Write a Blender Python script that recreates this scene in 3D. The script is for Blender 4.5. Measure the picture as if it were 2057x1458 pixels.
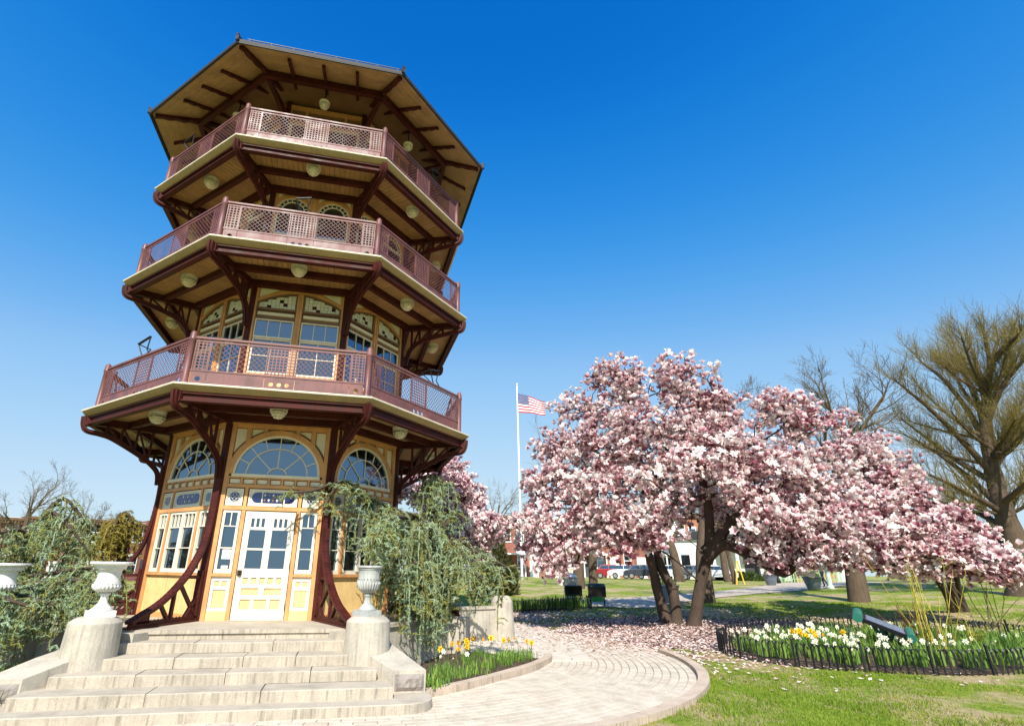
import bpy, math, random
import numpy as np
from mathutils import Matrix, Vector
R_ = math.radians
for o in list(bpy.data.objects): bpy.data.objects.remove(o)
scene = bpy.context.scene
COL = scene.collection

# ------------------------------------------------------------------ camera
CAM_POS = (1.50635, -14.19231, 1.81474)
YAW, PITCH, ROLL = R_(11.84169), R_(20.9465), R_(0.78444)
_f = Vector((math.sin(YAW)*math.cos(PITCH), math.cos(YAW)*math.cos(PITCH), math.sin(PITCH)))
_r = Vector((math.cos(YAW), -math.sin(YAW), 0))
_u = _r.cross(_f)
_r2 = math.cos(ROLL)*_r + math.sin(ROLL)*_u
_u2 = -math.sin(ROLL)*_r + math.cos(ROLL)*_u
cam_data = bpy.data.cameras.new('camera')
cam = bpy.data.objects.new('camera', cam_data); COL.objects.link(cam)
m = Matrix((( _r2.x, _u2.x, -_f.x, CAM_POS[0]), (_r2.y, _u2.y, -_f.y, CAM_POS[1]), (_r2.z, _u2.z, -_f.z, CAM_POS[2]), (0, 0, 0, 1)))
cam.matrix_world = m
cam_data.sensor_width = 36; cam_data.sensor_fit = 'HORIZONTAL'
cam_data.lens = 1043.12*36/2057
cam_data.shift_x = 0.05003; cam_data.shift_y = 0.00791
cam_data.clip_start = 0.1; cam_data.clip_end = 3000
scene.camera = cam

# ------------------------------------------------------------------ world, sun, exposure
SUN_EL, SUN_AZ = 42.5, -14.0            # azimuth measured from the tower's front (-Y) towards +X
sx, sy, sz = math.sin(R_(SUN_AZ))*math.cos(R_(SUN_EL)), -math.cos(R_(SUN_AZ))*math.cos(R_(SUN_EL)), math.sin(R_(SUN_EL))
world = bpy.data.worlds.new('World'); scene.world = world; world.use_nodes = True
wn = world.node_tree; wn.nodes.clear()
wo = wn.nodes.new('ShaderNodeOutputWorld'); wb = wn.nodes.new('ShaderNodeBackground')
sky = wn.nodes.new('ShaderNodeTexSky'); sky.sky_type = 'NISHITA'; sky.sun_disc = False
sky.sun_elevation = R_(SUN_EL); sky.sun_rotation = math.atan2(sx, sy)
sky.altitude = 60; sky.air_density = 1.0; sky.dust_density = 0.2; sky.ozone_density = 2.0
SKY = 0.11
EXPO = 0.55
def vmul(src, k):
    n_ = wn.nodes.new('ShaderNodeVectorMath'); n_.operation = 'SCALE'; n_.inputs['Scale'].default_value = k; wn.links.new(src, n_.inputs[0]); return n_.outputs[0]
rc = wn.nodes.new('ShaderNodeRGBCurve')                                   # one tone curve per channel for the whole sky, like the photo's film look
CURVES = [[(0,0),(.063,.002),(.08,.02),(.097,.055),(.13,.16),(.185,.32),(.43,.57),(1,.66)],
          [(0,0),(.11,.155),(.125,.21),(.165,.325),(.22,.45),(.31,.60),(.64,.78),(1,.86)],
          [(0,0),(.208,.60),(.233,.69),(.30,.81),(.385,.88),(.51,.93),(.82,.95),(1,.96)]]
for ci, pts in enumerate(CURVES):
    cu_ = rc.mapping.curves[ci]
    while len(cu_.points) < len(pts): cu_.points.new(.5, .5)
    for pt, (px_, py_) in zip(cu_.points, pts): pt.location = (px_, py_); pt.handle_type = 'AUTO_CLAMPED'
rc.mapping.update()
wn.links.new(vmul(sky.outputs[0], .1), rc.inputs['Color'])
wn.links.new(vmul(rc.outputs[0], 1/(SKY*2**EXPO)), wb.inputs[0]); wb.inputs[1].default_value = SKY
wn.links.new(wb.outputs[0], wo.inputs[0])
sd = bpy.data.lights.new('sun', 'SUN'); sd.energy = 5.0; sd.angle = R_(0.53); sd.color = (1.0, 0.95, 0.86)
sun = bpy.data.objects.new('sun', sd); COL.objects.link(sun)
sun.rotation_euler = Vector((sx, sy, sz)).to_track_quat('Z', 'Y').to_euler()
vs = scene.view_settings; vs.view_transform = 'Standard'; vs.look = 'None'; vs.gamma = 1.0; vs.use_curve_mapping = False
vs.exposure = EXPO
scene.render.engine = 'CYCLES'

# ------------------------------------------------------------------ helpers
class MB:
    """collects boxes, bars, tubes ... into one mesh"""
    def __init__(s): s.v = []; s.f = []; s.m = []
    def add(s, vs, fs, m=0):
        b = len(s.v); s.v += [tuple(p) for p in vs]
        for f in fs: s.f.append(tuple(b+i for i in f)); s.m.append(m)
    def box(s, x0, x1, y0, y1, z0, z1, m=0):
        s.add([(x0,y0,z0),(x1,y0,z0),(x1,y1,z0),(x0,y1,z0),(x0,y0,z1),(x1,y0,z1),(x1,y1,z1),(x0,y1,z1)],
              [(0,3,2,1),(4,5,6,7),(0,1,5,4),(1,2,6,5),(2,3,7,6),(3,0,4,7)], m)
    def prism(s, poly, fn, a, b, m=0):
        """poly: 2-D points ; fn(p2, t) -> 3-D ; extruded from t=a to t=b"""
        n = len(poly)
        s.add([fn(p, a) for p in poly]+[fn(p, b) for p in poly],
              [tuple(range(n)), tuple(range(2*n-1, n-1, -1))]+[(i, (i+1) % n, n+(i+1) % n, n+i) for i in range(n)], m)
    def strip(s, outer, inner, fn, a, b, m=0, closed=False):
        """band between two 2-D polylines, extruded"""
        n = len(outer); rng = range(n if closed else n-1)
        V = [fn(p, a) for p in outer]+[fn(p, a) for p in inner]+[fn(p, b) for p in outer]+[fn(p, b) for p in inner]
        F = []
        for i in rng:
            j = (i+1) % n
            F += [(i, j, n+j, n+i), (2*n+i, 3*n+i, 3*n+j, 2*n+j), (i, 2*n+i, 2*n+j, j), (n+i, n+j, 3*n+j, 3*n+i)]
        if not closed: F += [(0, n, 3*n, 2*n), (n-1, 3*n-1, 4*n-1, 2*n-1)]
        s.add(V, F, m)
    def bar(s, p, q, w, h, up=(0,0,1), m=0):
        p = Vector(p); q = Vector(q); d = (q-p).normalized(); u = Vector(up)
        if abs(d.dot(u)) > .98: u = Vector((1,0,0))
        x = d.cross(u).normalized()*(w/2); y = x.cross(d).normalized()*(h/2)
        s.add([p-x-y,p+x-y,p+x+y,p-x+y,q-x-y,q+x-y,q+x+y,q-x+y], [(0,3,2,1),(4,5,6,7),(0,1,5,4),(1,2,6,5),(2,3,7,6),(3,0,4,7)], m)
    def tube(s, pts, rad, n=6, m=0, cap=True):
        V, F = tube_arrays(np.array(pts, float), np.array(rad, float) if hasattr(rad, '__len__') else np.full(len(pts), rad), n, cap)
        s.add(V.tolist(), F, m)
    def lathe(s, prof, n=16, c=(0,0,0), m=0, sq=0.0):
        k = len(prof); V = []; F = []
        for i in range(n):
            a = 2*math.pi*i/n
            for r, z in prof: V.append((c[0]+r*math.cos(a), c[1]+r*math.sin(a), c[2]+z))
        for i in range(n):
            j = (i+1) % n
            for t in range(k-1): F.append((i*k+t, j*k+t, j*k+t+1, i*k+t+1))
        if prof[0][0] > 1e-4: F.append(tuple(i*k for i in range(n-1, -1, -1)))
        if prof[-1][0] > 1e-4: F.append(tuple(i*k+k-1 for i in range(n)))
        s.add(V, F, m)
    def rings(s, rings, m=0, cap=True):
        """loft through closed loops of equal length"""
        n = len(rings[0]); V = [p for r in rings for p in r]; F = []
        for a in range(len(rings)-1):
            for i in range(n):
                j = (i+1) % n; F.append((a*n+i, a*n+j, (a+1)*n+j, (a+1)*n+i))
        if cap: F += [tuple(range(n-1, -1, -1)), tuple(range((len(rings)-1)*n, len(rings)*n))]
        s.add(V, F, m)
    def build(s, name, mats, parent=None, smooth=False):
        me = bpy.data.meshes.new(name); me.from_pydata(s.v, [], s.f)
        for x in (mats if isinstance(mats, (list, tuple)) else [mats]): me.materials.append(x)
        if any(s.m): me.polygons.foreach_set('material_index', s.m)
        if smooth: me.polygons.foreach_set('use_smooth', [True]*len(s.f))
        me.update()
        return link(bpy.data.objects.new(name, me), parent)

def link(o, parent=None):
    COL.objects.link(o)
    if parent is not None: o.parent = parent
    return o
def empty(name, loc=(0,0,0), rz=0):
    o = bpy.data.objects.new(name, None); COL.objects.link(o); o.location = loc; o.rotation_euler[2] = rz
    o.empty_display_size = .2
    return o
def tag(o, label, cat, group=None, kind=None):
    o['label'] = label; o['category'] = cat
    if group: o['group'] = group
    if kind: o['kind'] = kind
    return o
def struct(o, label=None):
    o['kind'] = 'structure'
    if label: o['label'] = label
    return o
KIDS = {}
def copy_tree(o, parent=None, rz=None, loc=None):
    c = o.copy(); COL.objects.link(c); c.parent = parent
    if rz is not None: c.rotation_euler[2] = rz
    if loc is not None: c.location = loc
    for ch in list(o.children): copy_tree(ch, c)
    return c
def raw(name, V, F3=None, F4=None, mats=(), parent=None, attrs=None, smooth=False, matidx=None):
    """big mesh from numpy arrays (triangles or quads)"""
    me = bpy.data.meshes.new(name)
    V = np.asarray(V, np.float32)
    idx = []; tot = []
    if F3 is not None and len(F3): idx.append(np.asarray(F3, np.int32).ravel()); tot.append(np.full(len(F3), 3, np.int32))
    if F4 is not None and len(F4): idx.append(np.asarray(F4, np.int32).ravel()); tot.append(np.full(len(F4), 4, np.int32))
    idx = np.concatenate(idx); tot = np.concatenate(tot)
    me.vertices.add(len(V)); me.vertices.foreach_set('co', V.ravel())
    me.loops.add(len(idx)); me.loops.foreach_set('vertex_index', idx)
    me.polygons.add(len(tot)); st = np.concatenate([[0], np.cumsum(tot)[:-1]]).astype(np.int32)
    me.polygons.foreach_set('loop_start', st); me.polygons.foreach_set('loop_total', tot)
    if smooth: me.polygons.foreach_set('use_smooth', np.ones(len(tot), bool))
    for mm in (mats if isinstance(mats, (list, tuple)) else [mats]): me.materials.append(mm)
    if matidx is not None: me.polygons.foreach_set('material_index', np.asarray(matidx, np.int32))
    for k, a in (attrs or {}).items():
        at = me.attributes.new(k, 'FLOAT', 'POINT'); at.data.foreach_set('value', np.asarray(a, np.float32))
    me.update(calc_edges=True); me.validate()
    if not smooth: me.shade_flat()
    return link(bpy.data.objects.new(name, me), parent)
def tube_arrays(P, r, n=6, cap=True):
    k = len(P)
    d = np.empty_like(P); d[1:-1] = P[2:]-P[:-2] if k > 2 else 0; d[0] = P[1]-P[0]; d[-1] = P[-1]-P[-2]
    d /= (np.linalg.norm(d, axis=1, keepdims=True)+1e-9)
    up = np.array([0.,0,1.]) if abs(d[0,2]) < .9 else np.array([1.,0,0])
    V = np.empty((k*n, 3)); a = np.arange(n)*2*np.pi/n
    x = np.cross(d, up); x /= (np.linalg.norm(x, axis=1, keepdims=True)+1e-9); y = np.cross(x, d)
    V = (P[:,None,:]+r[:,None,None]*(np.cos(a)[None,:,None]*x[:,None,:]+np.sin(a)[None,:,None]*y[:,None,:])).reshape(-1,3)
    F = [(t*n+i, t*n+(i+1) % n, (t+1)*n+(i+1) % n, (t+1)*n+i) for t in range(k-1) for i in range(n)]
    if cap: F += [tuple(range(n-1,-1,-1)), tuple(range((k-1)*n, k*n))]
    return V, F
def many_tubes(polys, n=4):
    """polys: list of (pts, radii) -> V, F4 arrays"""
    Vs = []; Fs = []; b = 0
    for P, r in polys:
        P = np.asarray(P, float); r = np.asarray(r, float); k = len(P)
        d = np.empty_like(P)
        if k > 2: d[1:-1] = P[2:]-P[:-2]
        d[0] = P[1]-P[0]; d[-1] = P[-1]-P[-2]
        d /= (np.linalg.norm(d, axis=1, keepdims=True)+1e-9)
        up = np.array([0.13,0.2,1.]) if abs(d[0,2]) < .9 else np.array([1.,.2,0.1])
        x = np.cross(d, up); x /= (np.linalg.norm(x, axis=1, keepdims=True)+1e-9); y = np.cross(x, d)
        a = np.arange(n)*2*np.pi/n
        Vs.append((P[:,None,:]+r[:,None,None]*(np.cos(a)[None,:,None]*x[:,None,:]+np.sin(a)[None,:,None]*y[:,None,:])).reshape(-1,3))
        t = np.arange(k-1)[:,None]*n; i = np.arange(n)[None,:]; j = (i+1) % n
        Fs.append(np.stack([t+i, t+j, t+n+j, t+n+i], -1).reshape(-1,4)+b); b += k*n
    return np.concatenate(Vs), np.concatenate(Fs)

# ------------------------------------------------------------------ materials
def newmat(name):
    m = bpy.data.materials.new(name); m.use_nodes = True
    nt = m.node_tree; b = nt.nodes['Principled BSDF']
    return m, nt, b
def N(nt, t, **kw):
    n = nt.nodes.new(t)
    for k, v in kw.items(): setattr(n, k, v)
    return n
def coords(nt, scale=(1,1,1), obj=True):
    tc = N(nt, 'ShaderNodeTexCoord') if obj else N(nt, 'ShaderNodeNewGeometry')
    mp = N(nt, 'ShaderNodeMapping'); mp.inputs['Scale'].default_value = scale
    nt.links.new(tc.outputs['Object' if obj else 'Position'], mp.inputs[0]); return mp.outputs[0]
def noise(nt, vec, scale, detail=4, rough=.6):
    n = N(nt, 'ShaderNodeTexNoise'); n.inputs['Scale'].default_value = scale; n.inputs['Detail'].default_value = detail
    n.inputs['Roughness'].default_value = rough
    if vec is not None: nt.links.new(vec, n.inputs['Vector'])
    return n.outputs['Fac']
def ramp(nt, fac, stops):
    r = N(nt, 'ShaderNodeValToRGB'); e = r.color_ramp.elements
    while len(e) < len(stops): e.new(.5)
    for x, (p, c) in zip(e, stops): x.position = p; x.color = (*c, 1) if len(c) == 3 else c
    nt.links.new(fac, r.inputs[0]); return r.outputs[0]
def mixc(nt, fac, a, b, mode='MIX'):
    x = N(nt, 'ShaderNodeMix', data_type='RGBA', blend_type=mode)
    for s, v in ((0, fac), (6, a), (7, b)):
        if isinstance(v, (int, float)): x.inputs[s].default_value = v
        elif isinstance(v, tuple): x.inputs[s].default_value = (*v, 1)
        else: nt.links.new(v, x.inputs[s])
    return x.outputs[2]
def bump(nt, b, fac, strength=.3, dist=.01):
    n = N(nt, 'ShaderNodeBump'); n.inputs['Strength'].default_value = strength; n.inputs['Distance'].default_value = dist
    nt.links.new(fac, n.inputs['Height']); nt.links.new(n.outputs[0], b.inputs['Normal'])
def paint(name, col, rough=.45, wear=.18, spec=.5, dirt=(.5,.45,.4), streak=.25):
    m, nt, b = newmat(name)
    v = coords(nt, obj=False); vs_ = coords(nt, (6,6,.7), obj=False)
    n1 = noise(nt, v, 3.0, 5); n2 = noise(nt, vs_, 3.0, 4)
    dk = tuple(c*(1-wear) for c in col); lt = tuple(min(1, c*(1+wear*.6)) for c in col)
    c1 = ramp(nt, n1, [(.3, dk), (.7, lt)])
    st = ramp(nt, n2, [(.52, (0,0,0)), (.75, (streak,)*3)])
    c2 = mixc(nt, st, c1, tuple(c*d for c, d in zip(col, dirt)))
    nt.links.new(c2, b.inputs['Base Color'])
    rr = ramp(nt, n1, [(.3, (rough*.8,)*3), (.75, (min(1, rough*1.3),)*3)]); nt.links.new(rr, b.inputs['Roughness'])
    b.inputs['Specular IOR Level'].default_value = spec
    bump(nt, b, noise(nt, v, 40, 3), .08, .004)
    return m
def stone(name, col, streaks=.6, rough=.85, dark=(.09,.08,.065), bscale=25, grime=.35):
    m, nt, b = newmat(name)
    v = coords(nt, obj=False); vs_ = coords(nt, (14,14,.9), obj=False)
    n1 = noise(nt, v, 2.2, 6, .65); n3 = noise(nt, v, 60, 3)
    c1 = ramp(nt, n1, [(.25, tuple(c*.72 for c in col)), (.55, col), (.8, tuple(min(1,c*1.12) for c in col))])
    n2 = noise(nt, vs_, 1.4, 4, .6)
    geo = N(nt, 'ShaderNodeNewGeometry'); sep = N(nt, 'ShaderNodeSeparateXYZ'); nt.links.new(geo.outputs['Normal'], sep.inputs[0])
    ab = N(nt, 'ShaderNodeMath', operation='ABSOLUTE'); nt.links.new(sep.outputs[2], ab.inputs[0])
    ver = N(nt, 'ShaderNodeMapRange'); ver.inputs[1].default_value = .75; ver.inputs[2].default_value = .3; nt.links.new(ab.outputs[0], ver.inputs[0])
    st = ramp(nt, n2, [(.50, (0,0,0)), (.72, (streaks,)*3)])
    mu = N(nt, 'ShaderNodeMath', operation='MULTIPLY'); nt.links.new(st, mu.inputs[0]); nt.links.new(ver.outputs[0], mu.inputs[1])
    c2 = mixc(nt, mu.outputs[0], c1, dark)
    g = ramp(nt, noise(nt, v, 5, 6, .7), [(.5, (0,0,0)), (.8, (grime,)*3)])
    c3 = mixc(nt, g, c2, tuple(c*.45 for c in col))
    sp = ramp(nt, n3, [(.35, (.88,)*3), (.65, (1.08,)*3)])
    c4 = mixc(nt, 1.0, c3, sp, 'MULTIPLY')
    nt.links.new(c4, b.inputs['Base Color']); b.inputs['Roughness'].default_value = rough
    b.inputs['Specular IOR Level'].default_value = .25
    bump(nt, b, noise(nt, v, bscale, 5, .7), .35, .01)
    return m
def plain(name, col, rough=.6, metal=0., var=.15, vscale=4, spec=.5, bmp=0):
    m, nt, b = newmat(name)
    v = coords(nt, obj=False); n1 = noise(nt, v, vscale, 4)
    c = ramp(nt, n1, [(.3, tuple(x*(1-var) for x in col)), (.7, tuple(min(1, x*(1+var)) for x in col))])
    nt.links.new(c, b.inputs['Base Color']); b.inputs['Roughness'].default_value = rough; b.inputs['Metallic'].default_value = metal
    b.inputs['Specular IOR Level'].default_value = spec
    if bmp: bump(nt, b, noise(nt, v, vscale*8, 4), bmp, .01)
    return m
def glassmat(name, col=(.42,.62,.84), refl=.27, rough=.02, dark=(.012,.014,.016)):
    """dark pane with a mirror-like sheen"""
    m, nt, b = newmat(name)
    v = coords(nt, obj=False); n1 = noise(nt, v, 1.1, 2)
    b.inputs['Base Color'].default_value = (*dark, 1); b.inputs['Roughness'].default_value = .08
    g = N(nt, 'ShaderNodeBsdfGlossy'); g.inputs['Color'].default_value = (*col, 1); g.inputs['Roughness'].default_value = rough
    bp = N(nt, 'ShaderNodeBump'); bp.inputs['Strength'].default_value = .05; bp.inputs['Distance'].default_value = .02; nt.links.new(n1, bp.inputs['Height'])
    nt.links.new(bp.outputs[0], b.inputs['Normal']); nt.links.new(bp.outputs[0], g.inputs['Normal'])
    mx = N(nt, 'ShaderNodeMixShader'); mx.inputs[0].default_value = refl
    out = [n for n in nt.nodes if n.type == 'OUTPUT_MATERIAL'][0]
    nt.links.new(b.outputs[0], mx.inputs[1]); nt.links.new(g.outputs[0], mx.inputs[2]); nt.links.new(mx.outputs[0], out.inputs[0])
    return m
def leafmat(name, stops, rough=.5, trans=.35, attr='tint', spec=.3):
    """two-sided leaf or petal: colour from the per-piece attribute"""
    m, nt, b = newmat(name)
    a = N(nt, 'ShaderNodeAttribute', attribute_name=attr)
    c = ramp(nt, a.outputs['Fac'], stops)
    nt.links.new(c, b.inputs['Base Color']); b.inputs['Roughness'].default_value = rough; b.inputs['Specular IOR Level'].default_value = spec
    t = N(nt, 'ShaderNodeBsdfTranslucent'); nt.links.new(c, t.inputs[0])
    mx = N(nt, 'ShaderNodeMixShader'); mx.inputs[0].default_value = trans
    out = [n for n in nt.nodes if n.type == 'OUTPUT_MATERIAL'][0]
    nt.links.new(b.outputs[0], mx.inputs[1]); nt.links.new(t.outputs[0], mx.inputs[2]); nt.links.new(mx.outputs[0], out.inputs[0])
    return m

M = {}
M['maroon'] = paint('maroon_iron_paint', (.068,.012,.009), .58, .45, spec=.22, streak=.55)
M['rail'] = paint('railing_paint', (.18,.068,.064), .5, .34, streak=.45)
M['trim'] = paint('ochre_trim_paint', (.66,.32,.115), .55, .26, streak=.35)
M['yellow'] = paint('yellow_panel_paint', (.80,.56,.24), .6, .16)
M['cream'] = paint('cream_paint', (.82,.72,.54), .5, .10, streak=.2)
M['white'] = paint('white_door_paint', (.80,.73,.58), .45, .06, streak=.12)
M['brown'] = paint('brown_frame_paint', (.21,.115,.06), .5, .2)
M['soffit'] = paint('soffit_paint', (.43,.255,.12), .65, .25, streak=.5)
M['lip'] = paint('deck_edge_paint', (.68,.60,.46), .55, .14, streak=.4)
M['cove'] = paint('cove_shade_paint', (.36,.24,.10), .6, .2, streak=.4)  # olive-brown has the shadow under the deck lip painted into it
M['lamp'] = paint('lamp_enamel', (.74,.69,.56), .45, .12)
M['roof'] = plain('slate_roof', (.022,.022,.024), .7, var=.3, vscale=8, bmp=.4)
M['glass'] = glassmat('window_glass')
M['stained'] = glassmat('stained_glass', (.30,.40,.80), .12, .1, (.012,.016,.07))
M['stained2'] = glassmat('stained_glass_amber', (.5,.4,.2), .1, .15, (.25,.15,.05))
M['mosaic'] = plain('mosaic_glass_tile', (.74,.73,.60), .25, var=.25, vscale=14)
M['mosaicdark'] = plain('mosaic_dark_tile', (.05,.02,.02), .2, var=.5, vscale=9)
M['stone'] = stone('granite_steps', (.47,.41,.325), .6)
M['stone2'] = stone('granite_pedestal', (.49,.44,.36), .4)
M['stonedark'] = stone('rough_stone', (.30,.26,.23), .5, bscale=12)
M['urnwhite'] = stone('white_cast_urn', (.80,.79,.75), .12, .6, bscale=60, grime=.12)
M['urngrey'] = stone('weathered_urn', (.46,.47,.44), .5, .7, dark=(.10,.09,.06))
M['kerb'] = stone('kerb_stone', (.54,.43,.33), .6, dark=(.10,.06,.045))
M['concrete'] = stone('concrete_pavement', (.62,.55,.45), .2, bscale=50, grime=.3)
M['asphalt'] = stone('path_surface', (.52,.43,.34), .1, bscale=60)
M['iron'] = plain('black_iron', (.018,.018,.02), .5, .3)
M['bark'] = stone('bark', (.125,.088,.06), .6, .95, dark=(.028,.02,.015), bscale=9)
M['barkdark'] = stone('bark_dark', (.085,.06,.045), .5, .95, dark=(.02,.016,.012), bscale=14)
M['twig'] = plain('twig_bark', (.15,.11,.06), .9, var=.35, vscale=2)
M['hinge'] = plain('dark_bronze', (.05,.035,.025), .4, .6)
M['paper'] = plain('paper_notice', (.85,.85,.83), .8, var=.03)
# ================================================================== PAGODA
FL = 0.862
T8 = math.tan(R_(22.5))
pagoda = empty('pagoda', (0,0,FL))
tag(pagoda, 'four-storey octagonal wooden pagoda tower with maroon iron balconies and ochre walls', 'pagoda')
pagoda.location = (0,0,0)
VIS = (-2,-1,0,1,2)
def face_fn(ap): return lambda p, w: (p[0], -(ap+w), p[1])
def rad_fn(t=0): return lambda p, w: (w, -p[0], p[1])           # profile (r,z) in the plane of a corner (copied to 22.5 + 45k)
def fbox(mb, ap, u0, u1, w0, w1, z0, z1, m=0): mb.box(u0, u1, -(ap+w1), -(ap+w0), z0, z1, m)
def spread(o, ks=VIS):
    for k in ks:
        if k: copy_tree(o, pagoda, R_(45*k))
def part(mb, name, mat, parent=None, smooth=False): return mb.build(name, mat, parent or pagoda, smooth)
def arc(cx, cz, rx, rz, a0, a1, n): return [(cx+rx*math.cos(a0+(a1-a0)*i/n), cz+rz*math.sin(a0+(a1-a0)*i/n)) for i in range(n+1)]
def offset_line(P, d):
    out = []
    for i, p in enumerate(P):
        a = P[max(i-1,0)]; b = P[min(i+1,len(P)-1)]; dx, dz = b[0]-a[0], b[1]-a[1]; L = math.hypot(dx,dz)
        out.append((p[0]-dz/L*d, p[1]+dx/L*d))
    return out
def chord(mb, P, th, fn, w, m=0): mb.strip(offset_line(P, th/2), offset_line(P, -th/2), fn, -w/2, w/2, m)
def smooth_line(P, n=5):
    P = [np.array(p) for p in P]; out = []
    for i in range(len(P)-1):
        p0 = P[max(i-1,0)]; p1 = P[i]; p2 = P[i+1]; p3 = P[min(i+2,len(P)-1)]
        for t in np.linspace(0,1,n,endpoint=False):
            out.append(tuple(.5*((2*p1)+(p2-p0)*t+(2*p0-5*p1+4*p2-p3)*t*t+(3*p1-p0-3*p2+p3)*t**3)))
    return out+[tuple(P[-1])]
def rivets(mb, P, step, side, rad=.016, m=0):
    """small domes along a polyline (r,z) at +-side"""
    d = 0
    for a, b in zip(P[:-1], P[1:]):
        L = math.hypot(b[0]-a[0], b[1]-a[1]); t = d
        while t < L:
            r = a[0]+(b[0]-a[0])*t/L; z = a[1]+(b[1]-a[1])*t/L
            for s in side:
                c = (s, -r, z)
                mb.add([(c[0]+math.copysign(rad*.8, s), c[1], c[2]), (c[0], c[1]-rad, c[2]), (c[0], c[1], c[2]-rad), (c[0], c[1]+rad, c[2]), (c[0], c[1], c[2]+rad)],
                       [(0,1,2),(0,2,3),(0,3,4),(0,4,1)], m)
            t += step
        d = t-L
C22 = math.cos(R_(22.5))

# ---------------- base platform, foot blocks
plat = MB(); ap = 4.12
o8 = lambda r, z: [(r*math.cos(R_(22.5+45*i)), r*math.sin(R_(22.5+45*i)), z) for i in range(8)]
plat.rings([o8(ap/C22, 0.0), o8(ap/C22, .80)]); part(plat, 'base_platform', M['stone2'])
plat = MB(); plat.rings([o8((ap+.05)/C22, .80), o8((ap+.05)/C22, FL-.002)]); part(plat, 'platform_coping', M['stone'])
fb_ = MB(); fb_.box(-.30, .30, -4.70, -4.16, 0, FL-.03)
b0 = part(fb_, 'foot_block', M['stone2']); b0.rotation_euler[2] = R_(22.5)
for k in range(1,8): copy_tree(b0, pagoda, R_(22.5+45*k))

# ---------------- storey 1
AP1 = 2.62; H1 = AP1*T8
F1 = face_fn(AP1)
def window_unit(ap, name, u0, u1, z0, z1, fr, cols, rows, mat, depth=(-.05,.01), gw=-.035, mun=.018, colsplit=None, parent=None, gl='glass'):
    """frame mesh with panes as children. rows: list of (z fraction heights, n columns) from the bottom"""
    w = MB(); a, b = depth
    fbox(w, ap, u0, u1, a, b, z0, z0+fr*1.5); fbox(w, ap, u0, u1, a, b, z1-fr, z1)
    fbox(w, ap, u0, u0+fr, a, b, z0+fr*1.5, z1-fr); fbox(w, ap, u1-fr, u1, a, b, z0+fr*1.5, z1-fr)
    iu0, iu1, iz0, iz1 = u0+fr, u1-fr, z0+fr*1.5, z1-fr
    panes = []; tot = sum(r[0] for r in rows); z = iz0
    for ri, (h, n) in enumerate(rows):
        zt = z+(iz1-iz0)*h/tot
        if ri < len(rows)-1: fbox(w, ap, iu0, iu1, a+.005, b-.004, zt-mun/2, zt+mun/2)
        lo = z+(mun/2 if ri else 0); hi = zt-(mun/2 if ri < len(rows)-1 else 0)
        for c in range(n):
            ua = iu0+(iu1-iu0)*c/n; ub = iu0+(iu1-iu0)*(c+1)/n
            if c: fbox(w, ap, ua-mun/2, ua+mun/2, a+.006, b-.005, lo, hi)
            panes.append((ua+(mun/2 if c else 0), ub-(mun/2 if c < n-1 else 0), lo, hi))
        z = zt
    o = part(w, name, mat, parent)
    for p in panes:
        g = MB(); fbox(g, ap, p[0]+.0005, p[1]-.0005, gw-.012, gw, p[2]+.0005, p[3]-.0005); g.build('pane', M[gl], o)
    return o

def fanlight(parent=None):
    cz, rx, rz = 3.625, .875, .845
    w = MB(); A = (0, math.pi)
    w.strip(arc(0,cz,rx,rz,*A,28), arc(0,cz,rx-.045,rz-.045,*A,28), F1, -.05, .005)
    fbox(w, AP1, -rx-.01, rx+.01, -.05, .03, 3.565, 3.625)
    w.strip(arc(0,cz,.625,.57,*A,24), arc(0,cz,.605,.55,*A,24), F1, -.045, -.01)
    w.strip(arc(0,cz,.20,.16,*A,12), arc(0,cz,.18,.14,*A,12), F1, -.045, -.01)
    def ray(a, r0, r1):
        p = (r0[0]*math.cos(a), cz+r0[1]*math.sin(a)); q = (r1[0]*math.cos(a), cz+r1[1]*math.sin(a))
        w.bar((p[0], -(AP1-.028), p[1]), (q[0], -(AP1-.028), q[1]), .018, .03, (0,1,0))
    outer = [math.pi*i/8 for i in range(1,8)]; inner = [math.pi*.25, math.pi*.5, math.pi*.75]
    for a in outer: ray(a, (.615,.56), (.85,.82))
    for a in inner: ray(a, (.19,.15), (.615,.56))
    o = part(w, 'fanlight', M['cream'], parent)
    def pane(a0, a1, r0, r1):
        g = MB(); n = 5
        P = arc(0,cz,r1[0],r1[1],a0,a1,n)
        Q = [(0,cz)] if r0 is None else arc(0,cz,r0[0],r0[1],a1,a0,n)
        g.prism(P+Q, F1, -.042, -.032); g.build('pane', M['glass'], o)
    E = [0]+outer+[math.pi]; e = .012
    for a0, a1 in zip(E[:-1], E[1:]): pane(a0+e, a1-e, (.626,.571), (.829,.799))
    I = [0]+inner+[math.pi]
    for a0, a1 in zip(I[:-1], I[1:]): pane(a0+e, a1-e, (.201,.161), (.604,.549))
    pane(.02, math.pi-.02, None, (.179,.139))
    return o

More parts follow.
